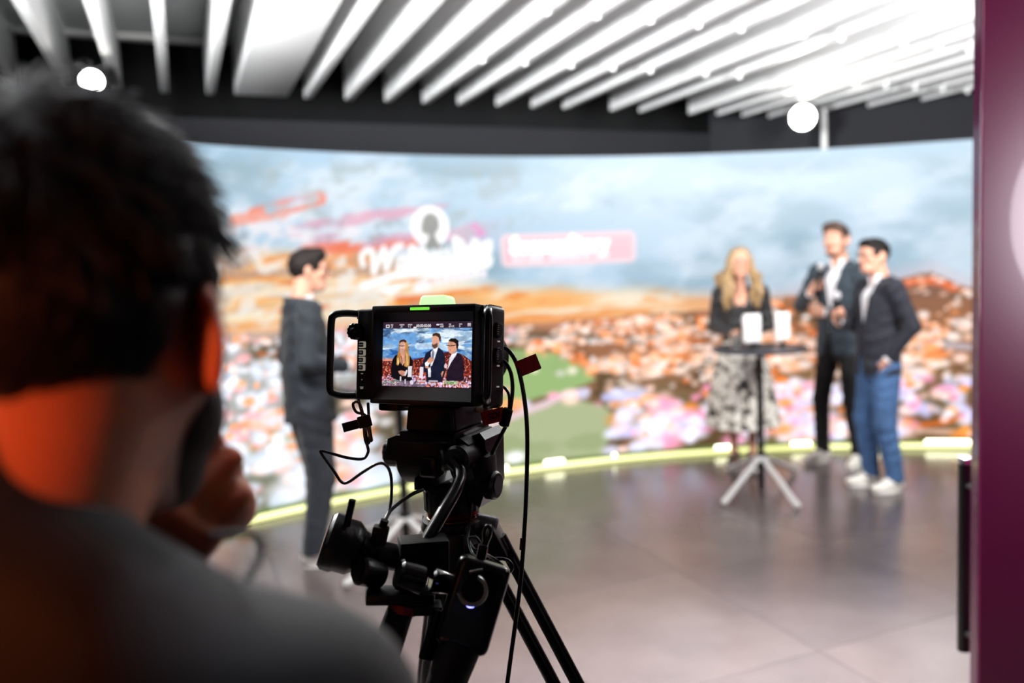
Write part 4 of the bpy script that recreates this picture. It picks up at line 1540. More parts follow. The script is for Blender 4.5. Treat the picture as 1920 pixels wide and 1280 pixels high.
c6 = cable('coiled_lead', [(884, 930, 1.17), (880, 985, 1.15), (878, 1010, 1.13), (890, 1030, 1.10), (902, 1025, 1.09), (893, 1008, 1.09), (880, 1010, 1.1), (884, 1035, 1.08), (905, 1055, 1.05), (930, 1072, 1.04), (950, 1075, 1.04),
                           (961, 1064, 1.04), (952, 1050, 1.04), (930, 1047, 1.04), (918, 1052, 1.04), (926, 1078, 1.04), (940, 1090, 1.04), (950, 1082, 1.04), (944, 1062, 1.04), (922, 1045, 1.03), (908, 1040, 1.0), (906, 1052, .965)], .0022,
           'coiled thin black lead hanging above the zoom grip')
c7 = MB()
c7.tube([at(900, 1045, .965), at(908, 1015, .965), at(908, 998, .965), at(913, 986, .965), at(919, 990, .965), at(918, 1004, .965), at(912, 1018, .965), at(908, 1045, .965)], .0028, 8, smooth=5)
c7.box((-.006, -.004, -.013), (.006, .004, .012), .002, frame(at(903, 1038, .962), Vector((.25, 0, 1))))
c7.build('lead_plug', M_cable, c6)


# ------------------------------------------------------------------ people
M_skin = mat('skin', (210, 156, 132), rough=0.5, spec=0.35, var=0.06, scale=25, sss=0.0)
M_skin2 = mat('skin_operator', (190, 122, 94), rough=0.45, spec=0.4, var=0.08, scale=40, sss=0.75, bump=0.05, bscale=220)
M_eye = mat('eye_white', (235, 232, 228), rough=0.15)
M_iris = mat('iris', (50, 36, 28), rough=0.2)
M_shoe = mat('shoe_white', (238, 236, 228), rough=0.5, var=0.04)
M_sole = mat('sole_white', (246, 246, 242), rough=0.6)
M_specs = mat('spectacle_frame', (26, 22, 22), rough=0.3)


def rotz(a):
    c, s = math.cos(a), math.sin(a)
    return np.array([[c, -s, 0], [s, c, 0], [0, 0, 1]])


def rotx(a):
    c, s = math.cos(a), math.sin(a)
    return np.array([[1, 0, 0], [0, c, -s], [0, s, c]])


class Head:
    """head-local frame: x right, y forward, z up, origin between the ears"""

    def __init__(s, c, yaw=0.0, pitch=0.0, k=1.0):
        s.c, s.R, s.k = np.array(c, float), rotz(yaw) @ rotx(pitch), k

    def p(s, *q):
        return s.c + s.R @ (np.array(q, float) * s.k)

    def v(s, *q):
        return s.R @ np.array(q, float)

    def skin(s, F, neck_to, fem=False, neck_r=.056):
        k = s.k
        F.el(s.p(0, -.012, .022), np.array((.076, .097, .087)) * k, s.R)
        jw = .92 if fem else 1.0
        F.ec(s.p(0, .040, .03), s.p(0, .050, -.085), (.062 * k, .047 * k), (.042 * jw * k, .036 * k), s.v(1, 0, 0), k=.03)
        F.el(s.p(0, .064, -.098), np.array((.030 * jw, .026, .022)) * k, s.R, k=.02)
        for x in (-1, 1):
            F.ec(s.p(x * .058 * jw, .0, -.035), s.p(x * .030, .055, -.098), .019 * k, .017 * k, k=.025)
            F.el(s.p(x * .046, .062, -.024), np.array((.022, .020, .018)) * k, s.R, k=.02)
            F.el(s.p(x * .085, -.012, -.010), np.array((.0075, .022, .034)) * k, s.R @ rotz(x * .50), k=.006)
            F.el(s.p(x * .093, .001, -.006), np.array((.006, .012, .018)) * k, s.R @ rotz(x * .50), k=.004, op='s')
        F.ec(s.p(-.040, .078, .022), s.p(.040, .078, .022), .012 * k, k=.018)
        for x in (-1, 1):
            F.el(s.p(x * .031, .100, .002), np.array((.016, .012, .011)) * k, s.R, k=.012, op='s')
        F.ec(s.p(0, .088, .014), s.p(0, .110, -.034), .007 * k, .012 * k, k=.012)
        for x in (-1, 1):
            F.el(s.p(x * .011, .100, -.038), np.array((.008, .010, .007)) * k, s.R, k=.006)
        F.ec(s.p(-.019, .088, -.064), s.p(.019, .088, -.064), .0065 * k, k=.008)
        F.ec(s.p(-.016, .086, -.076), s.p(.016, .086, -.076), .0075 * k, k=.008)
        F.ec(s.p(-.022, .099, -.0695), s.p(.022, .099, -.0695), .0025 * k, k=.003, op='s')
        F.ec(s.p(0, -.022, -.055), neck_to, (neck_r, neck_r * 1.04), (neck_r * 1.12, neck_r * 1.1), s.v(1, 0, 0), k=.03)

    def eyes(s, parent):
        M = Matrix(s.R.tolist()).to_4x4()
        M.translation = Vector(s.c)
        for x in (-1, 1):
            e = MB().ball((x * .031 * s.k, .080 * s.k, .002 * s.k), .0118 * s.k, M, 14).build('eye', M_eye, parent)
            MB().ball((x * .031 * s.k, .0885 * s.k, .001 * s.k), .0072 * s.k, M, 12, (1, .5, 1)).build('iris', M_iris, e)

    def brows(s, parent, m):
        for x in (-1, 1):
            MB().tube([s.p(x * .014, .094, .026), s.p(x * .032, .092, .029), s.p(x * .050, .080, .022)], [.003, .004, .002], 8, smooth=4).build('eyebrow', m, parent)

    def lips(s, parent):
        m = mat('lips', (176, 92, 84), rough=.4)
        MB().tube([s.p(-.021, .088, -.069), s.p(-.008, .0965, -.066), s.p(.008, .0965, -.066), s.p(.021, .088, -.069)], [.002, .004, .004, .002], 8, smooth=4).build('lips', m, parent)

    def glasses(s, parent):
        g = MB()
        for x in (-1, 1):
            g.tube([s.p(x * .032 + .023 * math.cos(a), .100, .001 + .017 * math.sin(a)) for a in [i * math.pi / 8 for i in range(17)]], .0018, 6)
            g.tube([s.p(x * .055, .099, .006), s.p(x * .074, .070, .008), s.p(x * .083, -.002, .008), s.p(x * .083, -.02, -.008)], .0018, 6)
        g.tube([s.p(-.010, .101, .004), s.p(.010, .101, .004)], .0018, 6)
        g.build('glasses', M_specs, parent)

    def hair_short(s, h, volume=.012, quiff=.012, line=.005, seed=1):
        lo = s.p(0, 0, .02) - .17
        hi = s.p(0, 0, .02) + .17
        F = SDF(lo, hi, h)
        k = s.k
        F.el(s.p(0, -.014, .024), (np.array((.076, .097, .087)) + volume) * k, s.R)
        F.ec(s.p(-.035, .050, .088), s.p(.035, .052, .086), (.026 + quiff) * k, k=.03)
        F.wrinkle(.0028, 90, 60, 70, seed)
        n, c = s.R @ np.array((0, -.80, 1.0)), s.c

        def keep(X, Y, Z):
            x, y, z = X - c[0], Y - c[1], Z - c[2]
            d = (x * s.R[0][0] + y * s.R[1][0] + z * s.R[2][0], x * s.R[0][1] + y * s.R[1][1] + z * s.R[2][1], x * s.R[0][2] + y * s.R[1][2] + z * s.R[2][2])
            # hairline: nape low, over the ears, up across the forehead
            lineh = np.where(d[1] < -.03, line - .075 + .55 * (d[1] + .1), np.where(d[1] < .055, line - .034 + .30 * (d[1] + .03), line + .0 + 1.9 * (d[1] - .055)))
            lineh = np.maximum(lineh, np.where(d[1] > .055, .03 + 1.2 * (d[1] - .055), -9))
            return (d[2] - lineh * k) * .6
        F.cut(keep, .006)
        # leave the ears free
        for x in (-1, 1):
            F.el(s.p(x * .088, -.008, -.012), np.array((.026, .024, .036)) * k, s.R, k=.006, op='s')
        return F.mesh('hair')


def hand(F, w, d, n, right=True, curl=(.5, .6, .4), k=1.0, thumb_in=.5, bl=.004, splay=.9, fist=False):
    w, d, n = np.array(w, float), np.array(d, float), np.array(n, float)
    d /= np.linalg.norm(d)
    n = n - d * n.dot(d)
    n /= np.linalg.norm(n)
    s = np.cross(d, n) * (1 if right else -1)
    F.ec(w - d * .02, w + d * .03, .025 * k, (.034 * k, .017 * k), s, k=.015)
    F.ec(w + d * .02, w + d * .082 * k, (.036 * k, .016 * k), (.041 * k, .014 * k), s, k=.012)
    if fist:
        F.el(w + d * .098 * k + n * .026 * k, np.array((.030, .030, .030)) * k, k=.004)
        F.el(w + d * .096 * k + n * .024 * k - s * .022 * k, np.array((.024, .024, .024)) * k, k=.004)
    fg = ((.031, .045, .027, .021), (.0105, .049, .031, .022), (-.0105, .046, .029, .021), (-.031, .036, .022, .018))
    for i, (off, a, b, c) in enumerate(fg):
        p = w + d * (.088 - .006 * (i == 3)) * k + s * off * k
        ang = 0
        dd = d + s * off * splay
        dd /= np.linalg.norm(dd)
        r = .0098 - .0007 * i
        for j, L in enumerate((a, b, c)):
            ang += curl[j] * (1 + .06 * i)
            v = dd * math.cos(ang) + n * math.sin(ang)
            q = p + v * L * k
            F.ec(p, q, (r - .0008 * j) * k, (r - .0008 * (j + 1)) * k, s, k=bl)
            p = q
    b0 = w + d * .022 * k + s * .026 * k
    v1 = d * .62 + s * .62 * (1 - thumb_in) + n * (.25 + .45 * thumb_in)
    v1 /= np.linalg.norm(v1)
    b1 = b0 + v1 * .042 * k
    v2 = d * .70 - s * .35 * thumb_in + n * (.3 + .3 * thumb_in)
    v2 /= np.linalg.norm(v2)
    b2 = b1 + v2 * .032 * k
    v3 = d * .55 - s * .6 * thumb_in + n * .3
    v3 /= np.linalg.norm(v3)
    F.ec(b0, b1, .014 * k, .0115 * k, k=.010)
    F.ec(b1, b2, .0110 * k, .0100 * k, k=.004)
    F.ec(b2, b2 + v3 * .024 * k, .0100 * k, .0080 * k, k=.004)


def shoe(parent, x, y, rz, m=None, L=.135, hgt=.055, sole=True):
    F = SDF((x - .2, y - .24, 0), (x + .2, y + .26, .2), .005)
    R = rotz(rz)
    o = np.array((x, y, 0))
    q = lambda a, b, c: o + R @ np.array((a, b, c))
    F.ec(q(0, -.055, .052), q(0, .03, .062), (.036, .040), (.039, .042), R[:, 0], k=.02)
    F.ec(q(0, .02, .048), q(0, L, .038), (.042, .034), (.040, .024), R[:, 0], k=.02)
    F.ec(q(0, -.045, .06), q(0, -.045, .10), (.036, .042), (.038, .044), R[:, 0], k=.02)
    F.ec(q(0, -.04, .07), q(0, -.04, .2), (.029, .034), (.031, .036), R[:, 0], k=.004, op='s')
    F.cut(lambda X, Y, Z: (Z - .012) + 0 * X + 0 * Y)
    so = link('shoe', F.mesh('shoe'), m or M_shoe, parent)
    if sole:
        pts = []
        for i in range(28):
            a = 2 * math.pi * i / 28
            w = .044 - .006 * (math.sin(a) < -.3)
            pts.append(q(w * math.cos(a), .034 + (L - .005) * .86 * math.sin(a), 0))
        vs = [(p[0], p[1], 0.001) for p in pts] + [(p[0], p[1], .026) for p in pts]
        n = 28
        MB().add(vs, [tuple(range(n))[::-1], tuple(range(n, 2 * n))] + [(i, (i + 1) % n, (i + 1) % n + n, i + n) for i in range(n)]).build('sole', M_sole, so)
    return so


def arm(F, sh, el, wr, r, side=(0, 0, 1), k=.025):
    F.ec(sh, el, r[0], r[1], k=k)
    F.ec(el, wr, r[1], r[2], k=k)


def man(label, loc, heading, scale, head, arms, feet, jacket, trousers, shirt_m, hair_m, glasses=False, beard=None, quiff=.012, hair_vol=.012,
        trouser_r=(.092, .066, .052), lean=0.0, hem=.80, seed=1, front_open=True, belly=0.0):
    """figure in a blazer. arms = ((elbow, wrist, handdir, palm, curl), same) for right (+x) and left"""
    H = Head(*head)
    fz = .0
    shR, shL = (.178, -.01, 1.455), (-.178, -.01, 1.455)
    F = SDF((-.46, -.34, 0), (.46, .52, 1.86), .0065)
    H.skin(F, (0, -.03, 1.47))
    F.ec((0, 0, .96), (0, 0, 1.14), (.115, .075), (.105, .07), k=.03)
    F.ec((0, 0, 1.12), (0, -.01, 1.40), (.105, .07), (.130, .075), k=.03)
    F.ec(shL, shR, .035, k=.03)
    for sg, fpos in ((1, feet[0]), (-1, feet[1])):
        kn = ((.10 * sg + fpos[0]) / 2, (.02 + fpos[1]) / 2 + .02, .50)
        F.ec((.085 * sg, 0, .92), kn, .06, .042, k=.03)
        F.ec(kn, (fpos[0], fpos[1] - .03, .09), .042, .030, k=.02)
        F.ec((fpos[0], fpos[1] - .03, .06), (fpos[0], fpos[1] + .08, .04), .026, .022, k=.01)
    for (sh, (elb, wr, hd, pn, cu), rt) in ((shR, arms[0], True), (shL, arms[1], False)):
        arm(F, sh, elb, wr, (.038, .032, .024))
        if hd is not None:
            hand(F, wr, hd, pn, rt, cu)
    root = link('person', F.mesh('person'), M_skin)
    root.location = (loc[0], loc[1], 0)
    root.rotation_euler = (0, 0, heading)
    root.scale = (scale, scale, scale)
    tag(root, label, 'person')
    H.eyes(root)
    H.lips(root)
    H.brows(root, hair_m)
    link('hair', H.hair_short(.005, hair_vol, quiff, seed=seed), hair_m, root)
    if glasses:
        H.glasses(root)
    if beard:
        B = SDF(H.p(0, .05, -.08) - .12, H.p(0, .05, -.08) + .12, .005)
        H2 = Head(H.c, 0, 0, H.k)
        H2.R = H.R
        for x in (-1, 1):
            B.ec(H.p(x * .058, .0, -.040), H.p(x * .030, .055, -.100), .0225, .021, k=.025)
        B.el(H.p(0, .066, -.099), (.034, .029, .025), H.R, k=.02)
        B.ec(H.p(-.022, .085, -.052), H.p(.022, .085, -.052), .009, k=.01)
        B.el(H.p(0, .104, -.068), (.024, .02, .012), H.R, k=.005, op='s')
        link('beard', B.mesh('beard'), beard, root)
    # shirt
    S_ = SDF((-.26, -.22, 1.0), (.26, .24, 1.62), .007)
    S_.ec((0, .005, 1.0), (0, 0, 1.36), (.148, .102), (.158, .105), k=.03)
    S_.ec((-.13, -.01, 1.43), (.13, -.01, 1.43), .052, k=.03)
    S_.ec((0, -.024, 1.46), (0, .0, 1.545), (.070, .073), (.066, .069), k=.012)
    S_.put((-.1, -.12, 1.49), (.1, .1, 1.64), lambda X, Y, Z: -(Z - (1.533 + .32 * Y)) + 0 * X, 0, 's')
    S_.put((-.05, .03, 1.44), (.05, .2, 1.62), lambda X, Y, Z: np.maximum(np.abs(X) - np.maximum((Z - 1.445) * .42, .001), .02 - Y), 0, 's')
    S_.cut(lambda X, Y, Z: (Z - 1.01) + 0 * X + 0 * Y)
    so = link('shirt', S_.mesh('shirt'), shirt_m, root)
    # trousers
    T_ = SDF((-.30, -.30, .05), (.30, .36, 1.12), .008)
    T_.ec((0, 0, .90), (0, 0, 1.08), (.158, .112 + belly), (.145, .102 + belly), k=.03)
    for sg, fpos in ((1, feet[0]), (-1, feet[1])):
        kn = ((.10 * sg + fpos[0]) / 2, (.02 + fpos[1]) / 2 + .02, .50)
        T_.ec((.083 * sg, -.005, .90), kn, (trouser_r[0], trouser_r[0] * 1.08), trouser_r[1], k=.025)
        T_.ec(kn, (fpos[0], fpos[1] - .035, .085), trouser_r[1], trouser_r[2], k=.02)
    T_.wrinkle(.0028, 30, 30, 46, seed + 3)
    T_.cut(lambda X, Y, Z: (Z - .075) + 0 * X + 0 * Y)
    link('trousers', T_.mesh('trousers'), trousers, root)
    # jacket
    J = SDF((-.42, -.34, hem - .05), (.42, .46, 1.60), .007)
    J.ec((0, .002, hem), (0, .0, 1.10), (.182, .128 + belly), (.163, .118 + belly), k=.03)
    J.ec((0, .0, 1.10), (0, -.004, 1.36), (.163, .118 + belly), (.178, .118), k=.03)
    J.ec((-.155, -.012, 1.435), (.155, -.012, 1.435), .064, k=.04)
    J.ec((0, -.034, 1.45), (0, -.028, 1.56), (.090, .080), (.080, .080), k=.02)
    for (sh, (elb, wr, hd, pn, cu)) in ((shR, arms[0]), (shL, arms[1])):
        e, w_ = np.array(elb), np.array(wr)
        w2 = w_ - (w_ - e) / np.linalg.norm(w_ - e) * .035
        J.ec(sh, e, .066, .055, k=.035)
        J.ec(e, w2, .055, .043, k=.02)
    J.wrinkle(.0035, 26, 30, 40, seed)
    J.put((-.16, -.16, 1.49), (.16, .12, 1.64), lambda X, Y, Z: -(Z - (1.527 - .10 * Y)) + 0 * X, .004, 's')
    J.put((-.15, .0, 1.10), (.15, .30, 1.62), lambda X, Y, Z: np.maximum(np.abs(X) - np.clip((Z - 1.13) * .20, 0, .066), .030 - Y), .004, 's')
    J.put((-.15, .0, .7), (.15, .30, 1.16), lambda X, Y, Z: np.maximum(np.abs(X - .01) - np.clip((1.04 - Z) * .22, .0035, .06), .06 - Y), .004, 's')
    for sg in (-1, 1):
        J.ec((.028 * sg, .120 + belly * .6, 1.16), (.070 * sg, .098, 1.36), (.020, .006), (.030, .006), (1, .0, .2 * sg), k=.006)
        J.ec((.070 * sg, .098, 1.36), (.072 * sg, .045, 1.485), (.028, .008), (.016, .010), (1, .2, 0), k=.006)
    J.ec((-.06, -.06, 1.505), (.06, -.06, 1.505), .02, k=.02)
    J.cut(lambda X, Y, Z: (Z - hem) + 0 * X + 0 * Y, .006)
    jo = link('jacket', J.mesh('jacket'), jacket, root)
    bt = MB()
    for z in (1.115, 1.02):
        MB().lathe([(.009, 0), (.009, .004), (.006, .005)], frame((.012, .118 + belly, z), (0, 1, 0)), 14).build('button', M_blackm, jo)
    # cuffs
    for (elb, wr, hd, pn, cu) in arms:
        if hd is None:
            continue
        e, w_ = Vector(elb), Vector(wr)
        u = (w_ - e).normalized()
        MB().tube([w_ - u * .05, w_ - u * .02, w_ + u * .008], [.032, .033, .033], 18).build('shirt_cuff', shirt_m, root)
    for i, fpos in enumerate(feet):
        shoe(root, fpos[0], fpos[1] - .005, fpos[2])
    return root


def microphone(base, tip, label, head_col=(210, 210, 214)):
    base, tip = Vector(base), Vector(tip)
    root = empty('microphone', base)
    tag(root, label, 'microphone', 'hand microphones')
    d = (tip - base).normalized()
    F_ = frame(base, d)
    L = (tip - base).length
    MB().lathe([(.010, 0), (.0125, .004), (.0135, L * .4), (.0165, L - .045), (.019, L - .03)], F_, 20).build('handle', M_blackm, root)
    MB().lathe([(.0215, L - .030), (.0215, L - .024)], F_, 20).build('ring', M_steel, root)
    MB().ball((0, 0, L), .0265, F_, 18, (1, 1, 1.1)).build('grille', mat('mic_grille', head_col, rough=.45, metal=.4, bump=.4, bscale=900), root)
    return root


M_shirtw = mat('shirt_white', (244, 244, 248), rough=.7, var=.02, sheen=.2)
M_blaz_l = mat('blazer_slate', (25, 33, 41), rough=.8, var=.10, scale=60, sheen=.08, bump=.1, bscale=700)
M_trou_l = mat('trouser_slate', (20, 27, 37), rough=.8, var=.10, scale=60, sheen=.2, bump=.1, bscale=700)
M_blaz_m = mat('blazer_bluegrey', (42, 53, 63), rough=.8, var=.10, scale=60, sheen=.08, bump=.1, bscale=700)
M_trou_m = mat('trouser_black', (14, 14, 16), rough=.8, var=.1)
M_blaz_r = mat('blazer_navy', (21, 24, 37), rough=.8, var=.10, scale=60, sheen=.08, bump=.1, bscale=700)
M_jean = mat('denim', (64, 98, 142), rough=.85, var=.25, scale=9, bump=.2, bscale=500)
M_hair_d = mat('hair_dark', (18, 12, 10), rough=.6, spec=.2, var=.3, scale=60, stretch=(3, 3, 1), bump=.4, bscale=160)
M_hair_b = mat('hair_brown', (70, 48, 36), rough=.45, var=.3, scale=60, stretch=(3, 3, 1), bump=.4, bscale=160)
M_beard = mat('beard_brown', (120, 80, 62), rough=.7, var=.2, scale=150, bump=.5, bscale=400)

HD = math.radians
# left man: seen from behind his right shoulder, facing the others
left = man('man in dark slate suit and glasses standing left of the studio camera', (-1.20, 4.64), HD(-60), 1.845 / 1.81, ((0, .05, 1.685), HD(-14), HD(-4), 1.0),
           (((.235, -.07, 1.18), (.115, .20, 1.13), (-.45, .6, -.1), (-.9, -.3, 0), (.5, .6, .4)),
            ((-.235, -.05, 1.18), (-.10, .20, 1.14), (.5, .6, -.1), (.9, -.3, 0), (.5, .6, .4))),
           ((.10, -.03, -.25), (-.10, .05, .25)), M_blaz_l, M_trou_l, M_shirtw, M_hair_d, True, None, .012, .012, (.104, .078, .062), seed=2, hem=.82, belly=.022)
# middle man
mid = man('tall bearded man in blue-grey blazer and black trousers, arms folded over a microphone', (2.585, 6.29), HD(124), 1.93 / 1.81, ((0, .03, 1.685), HD(8), HD(0), 1.0),
          (((.30, .03, 1.20), (.12, .17, 1.30), (-.62, .15, .72), (-.3, -.9, 0), (1.1, 1.2, .8)),
           ((-.26, .04, 1.15), (-.02, .195, 1.16), (.95, .15, .1), (.1, -.9, .3), (.5, .7, .5))),
          ((.16, .02, -.25), (-.12, -.02, .30)), M_blaz_m, M_trou_m, M_shirtw, M_hair_b, False, M_beard, .016, .012, (.086, .062, .050), seed=3, hem=.84)
# right man
right_ = man('shorter man with glasses in navy blazer and blue jeans at the right', (2.575, 5.60), HD(97), 1.79 / 1.81, ((0, .035, 1.68), HD(6), HD(-2), 1.0),
             (((.24, .02, 1.17), (.09, .25, 1.22), (-.2, .30, .93), (-.9, .3, 0), (1.1, 1.2, .8)),
              ((-.245, -.10, 1.18), (-.165, .035, .955), (.30, .10, -.95), (1, 0, 0), (.3, .4, .3))),
             ((.10, .03, -.10), (-.10, -.03, .10)), M_blaz_r, M_jean, M_shirtw, M_hair_d, True, None, .004, .010, (.098, .076, .060), seed=4, hem=.84, belly=.012)
bpy.context.view_layer.update()


def wpt(o, p):
    return o.matrix_world @ Vector(p)


def fist_point(wr, hd, pn, right=True):
    d = Vector(hd).normalized()
    n = Vector(pn)
    n = (n - d * n.dot(d)).normalized()
    return Vector(wr) + d * .092 + n * .030


fm = fist_point((.12, .17, 1.30), (-.62, .15, .72), (-.3, -.9, 0))
microphone(wpt(mid, fm + Vector((.02, .03, -.08))), wpt(mid, fm + Vector((-.035, .035, .13))), 'microphone held upright at his chest by the tall bearded man')
fr_ = fist_point((.09, .25, 1.22), (-.2, .30, .93), (-.9, .3, 0))
microphone(wpt(right_, fr_ + Vector((.0, -.02, -.10))), wpt(right_, fr_ + Vector((.0, .0, .11))), 'microphone held upright by the shorter man in navy blazer', (228, 222, 222))

# the woman
H = Head((0, .02, 1.675), HD(10), HD(-2), .97)
F = SDF((-.44, -.30, 0), (.44, .42, 1.84), .0065)
H.skin(F, (0, -.03, 1.46), True, .049)
F.ec((0, 0, .96), (0, 0, 1.14), (.115, .08), (.10, .07), k=.03)
F.ec((0, 0, 1.12), (0, 0, 1.36), (.105, .075), (.125, .082), k=.03)
F.ec((-.155, -.01, 1.43), (.155, -.01, 1.43), .038, k=.03)
F.ec((-.03, .03, 1.32), (.03, .03, 1.32), .075, k=.04)
wf = ((.075, .0, -.2), (-.075, .02, .25))
for sg, f_ in ((1, wf[0]), (-1, wf[1])):
    F.ec((.08 * sg, 0, .92), (.075 * sg, .02, .50), .07, .046, k=.03)
    F.ec((.075 * sg, .02, .50), (f_[0], f_[1] - .03, .12), .046, .028, k=.02)
    F.el((.077 * sg, -.01, .36), (.042, .045, .09), k=.03)
    F.ec((f_[0], f_[1] - .035, .09), (f_[0], f_[1] + .08, .045), .026, .022, k=.015)
wa = (((.215, -.03, 1.15), (.065, .175, 1.10), (-.8, .45, -.1), (-.2, -.9, .2), (.5, .6, .4)), ((-.215, -.03, 1.15), (-.06, .165, 1.115), (.75, .5, -.15), (.2, -.9, -.2), (.6, .8, .5)))
for sh, (e, w, hd, pn, cu), rt in (((.165, -.01, 1.425), wa[0], True), ((-.165, -.01, 1.425), wa[1], False)):
    arm(F, sh, e, w, (.034, .028, .021))
    hand(F, w, hd, pn, rt, cu, .92)
wo = link('person', F.mesh('person'), M_skin)
wo.location = (1.835, 6.38, 0)
wo.rotation_euler = (0, 0, HD(163))
wo.scale = [1.785 / 1.80] * 3
tag(wo, 'woman with long fair hair, black jacket and floral skirt behind the bar table', 'person')
H.eyes(wo)
H.lips(wo)
H.glasses(wo)
M_fair = mat('hair_fair', (158, 128, 88), rough=.45, var=.28, scale=22, stretch=(4, 4, .6), bump=.6, bscale=60)
H.brows(wo, mat('brow_fair', (120, 90, 60)))
G = SDF((-.24, -.20, 1.14), (.24, .26, 1.86), .006)
G.el(H.p(0, -.018, .024), (.083, .102, .094), H.R)
rs = np.random.RandomState(8)
for sg in (-1, 1):
    for j in range(13):
        t = j / 12.0
        x0, y0 = sg * (.055 + .030 * math.sin(t * 3.1)), .055 - .15 * t
        pts = [H.p(x0 * .6, y0 * .8, .078), H.p(sg * .074, y0 * .9, .01), H.p(sg * (.082 + .01 * rs.rand()), y0 + .004, -.07)]
        bx = sg * (.085 + .045 * rs.rand() + .035 * t)
        by = .085 - .19 * t + .02 * rs.rand()
        ln = .24 + .12 * rs.rand()
        prev = pts[-1]
        for q in range(1, 6):
            z = -.07 - ln * q / 5
            wv = .014 * math.sin(q * 1.7 + j)
            pts.append(H.p(bx + wv, by + .03 * (1 - t) + .008 * math.cos(q * 1.9 + j), z))
        rr = [.024, .024, .022, .022, .022, .021, .019, .012]
        for a, b, ra, rb in zip(pts[:-1], pts[1:], rr[:-1], rr[1:]):
            G.ec(a, b, ra, rb, k=.008)
G.wrinkle(.003, 110, 90, 24, 5)
# keep the face free
G.ec(H.p(0, .115, .055), H.p(0, .125, -.13), (.060, .065), (.050, .065), H.v(1, 0, 0), k=.012, op='s')
G.ec(H.p(0, .10, -.12), H.p(0, .16, -.36), (.036, .06), (.03, .07), H.v(1, 0, 0), k=.01, op='s')
link('hair', G.mesh('hair'), M_fair, wo)
M_blkj = mat('jacket_black', (16, 15, 18), rough=.55, var=.15, scale=20, sheen=.2)
J = SDF((-.38, -.28, .98), (.38, .36, 1.56), .007)
J.ec((0, 0, 1.0), (0, 0, 1.16), (.150, .112), (.135, .105), k=.03)
J.ec((0, 0, 1.14), (0, .004, 1.34), (.135, .105), (.158, .118), k=.03)
J.ec((-.14, -.01, 1.415), (.14, -.01, 1.415), .058, k=.04)
for sh, (e, w, hd, pn, cu) in (((.165, -.01, 1.425), wa[0]), ((-.165, -.01, 1.425), wa[1])):
    e, w = np.array(e), np.array(w)
    w2 = w - (w - e) / np.linalg.norm(w - e) * .02
    J.ec(sh, e, .058, .048, k=.035)
    J.ec(e, w2, .048, .036, k=.02)
J.wrinkle(.003, 30, 30, 40, 9)
J.ec((0, -.02, 1.46), (0, 0, 1.66), (.056, .056), (.08, .08), k=0, op='s')
J.put((-.12, .0, 1.16), (.12, .3, 1.6), lambda X, Y, Z: np.maximum(np.abs(X) - np.clip((Z - 1.20) * .28, 0, .07), .035 - Y), .004, 's')
J.cut(lambda X, Y, Z: (Z - 1.0) + 0 * X + 0 * Y)
link('jacket', J.mesh('jacket'), M_blkj, wo)
T_ = SDF((-.16, -.14, 1.02), (.16, .18, 1.44), .007)
T_.ec((0, .0, 1.0), (0, .003, 1.30), (.128, .098), (.142, .108), k=.03)
T_.cut(lambda X, Y, Z: np.minimum(Z - 1.03, 1.36 - Z) + 0 * X + 0 * Y)
link('top', T_.mesh('top'), mat('top_black', (12, 12, 14), rough=.6), wo)
# pleated floral skirt
sk_ = MB()
vs, fs = [], []
n = 120
lv = ((1.07, .138, .105, 0), (1.02, .150, .118, .3), (.92, .185, .150, .5), (.75, .225, .190, .8), (.55, .262, .228, 1), (.42, .280, .248, 1), (.345, .288, .256, 1), (.345, .280, .248, 1), (.55, .255, .22, 1))
for z, rx, ry, p in lv:
    for i in range(n):
        a = 2 * math.pi * i / n
        m_ = 1 + p * .045 * math.sin(a * 14 + z * 3) + p * .02 * math.sin(a * 5 + 1)
        vs.append((rx * m_ * math.cos(a), ry * m_ * math.sin(a), z))
for j in range(len(lv) - 1):
    for i in range(n):
        k = (i + 1) % n
        fs.append((j * n + i, j * n + k, (j + 1) * n + k, (j + 1) * n + i))
sk_.add(vs, fs)
mk = bpy.data.materials.new('floral_fabric')
mk.use_nodes = True
nt = mk.node_tree
b = nt.nodes['Principled BSDF']
tc = nt.nodes.new('ShaderNodeTexCoord')
vo = nt.nodes.new('ShaderNodeTexVoronoi')
vo.inputs['Scale'].default_value = 18
nz = nt.nodes.new('ShaderNodeTexNoise')
nz.inputs['Scale'].default_value = 16
mx = nt.nodes.new('ShaderNodeVectorMath')
mx.operation = 'MULTIPLY_ADD'
mx.inputs[1].default_value = (.08, .08, .08)
nt.links.new(tc.outputs['Object'], nz.inputs[0])
nt.links.new(nz.outputs['Color'], mx.inputs[0])
nt.links.new(tc.outputs['Object'], mx.inputs[2])
nt.links.new(mx.outputs[0], vo.inputs['Vector'])
rp = nt.nodes.new('ShaderNodeValToRGB')
rp.color_ramp.interpolation = 'EASE'
els = rp.color_ramp.elements
els[0].position, els[0].color = .42, (.82, .80, .74, 1)
els[1].position, els[1].color = .74, (.02, .018, .018, 1)
e = els.new(.56)
e.color = (.50, .46, .40, 1)
nt.links.new(vo.outputs['Distance'], rp.inputs[0])
nt.links.new(rp.outputs[0], b.inputs['Base Color'])
b.inputs['Roughness'].default_value = .8
sk_.build('skirt', mk, wo)
for i, f_ in enumerate(wf):
    so = shoe(wo, f_[0], f_[1] - .005, f_[2], mat('shoe_black', (24, 22, 22), rough=.4), L=.12)
bpy.context.view_layer.update()
microphone(wpt(wo, (.02, .235, 1.03)), wpt(wo, (-.035, .26, 1.22)), 'microphone held at the waist by the fair-haired woman')


# ------------------------------------------------------------------ the operator in the foreground, seen from behind
OX, OY, OA = -.292, .42, HD(-8)
ca, sa = math.cos(OA), math.sin(OA)


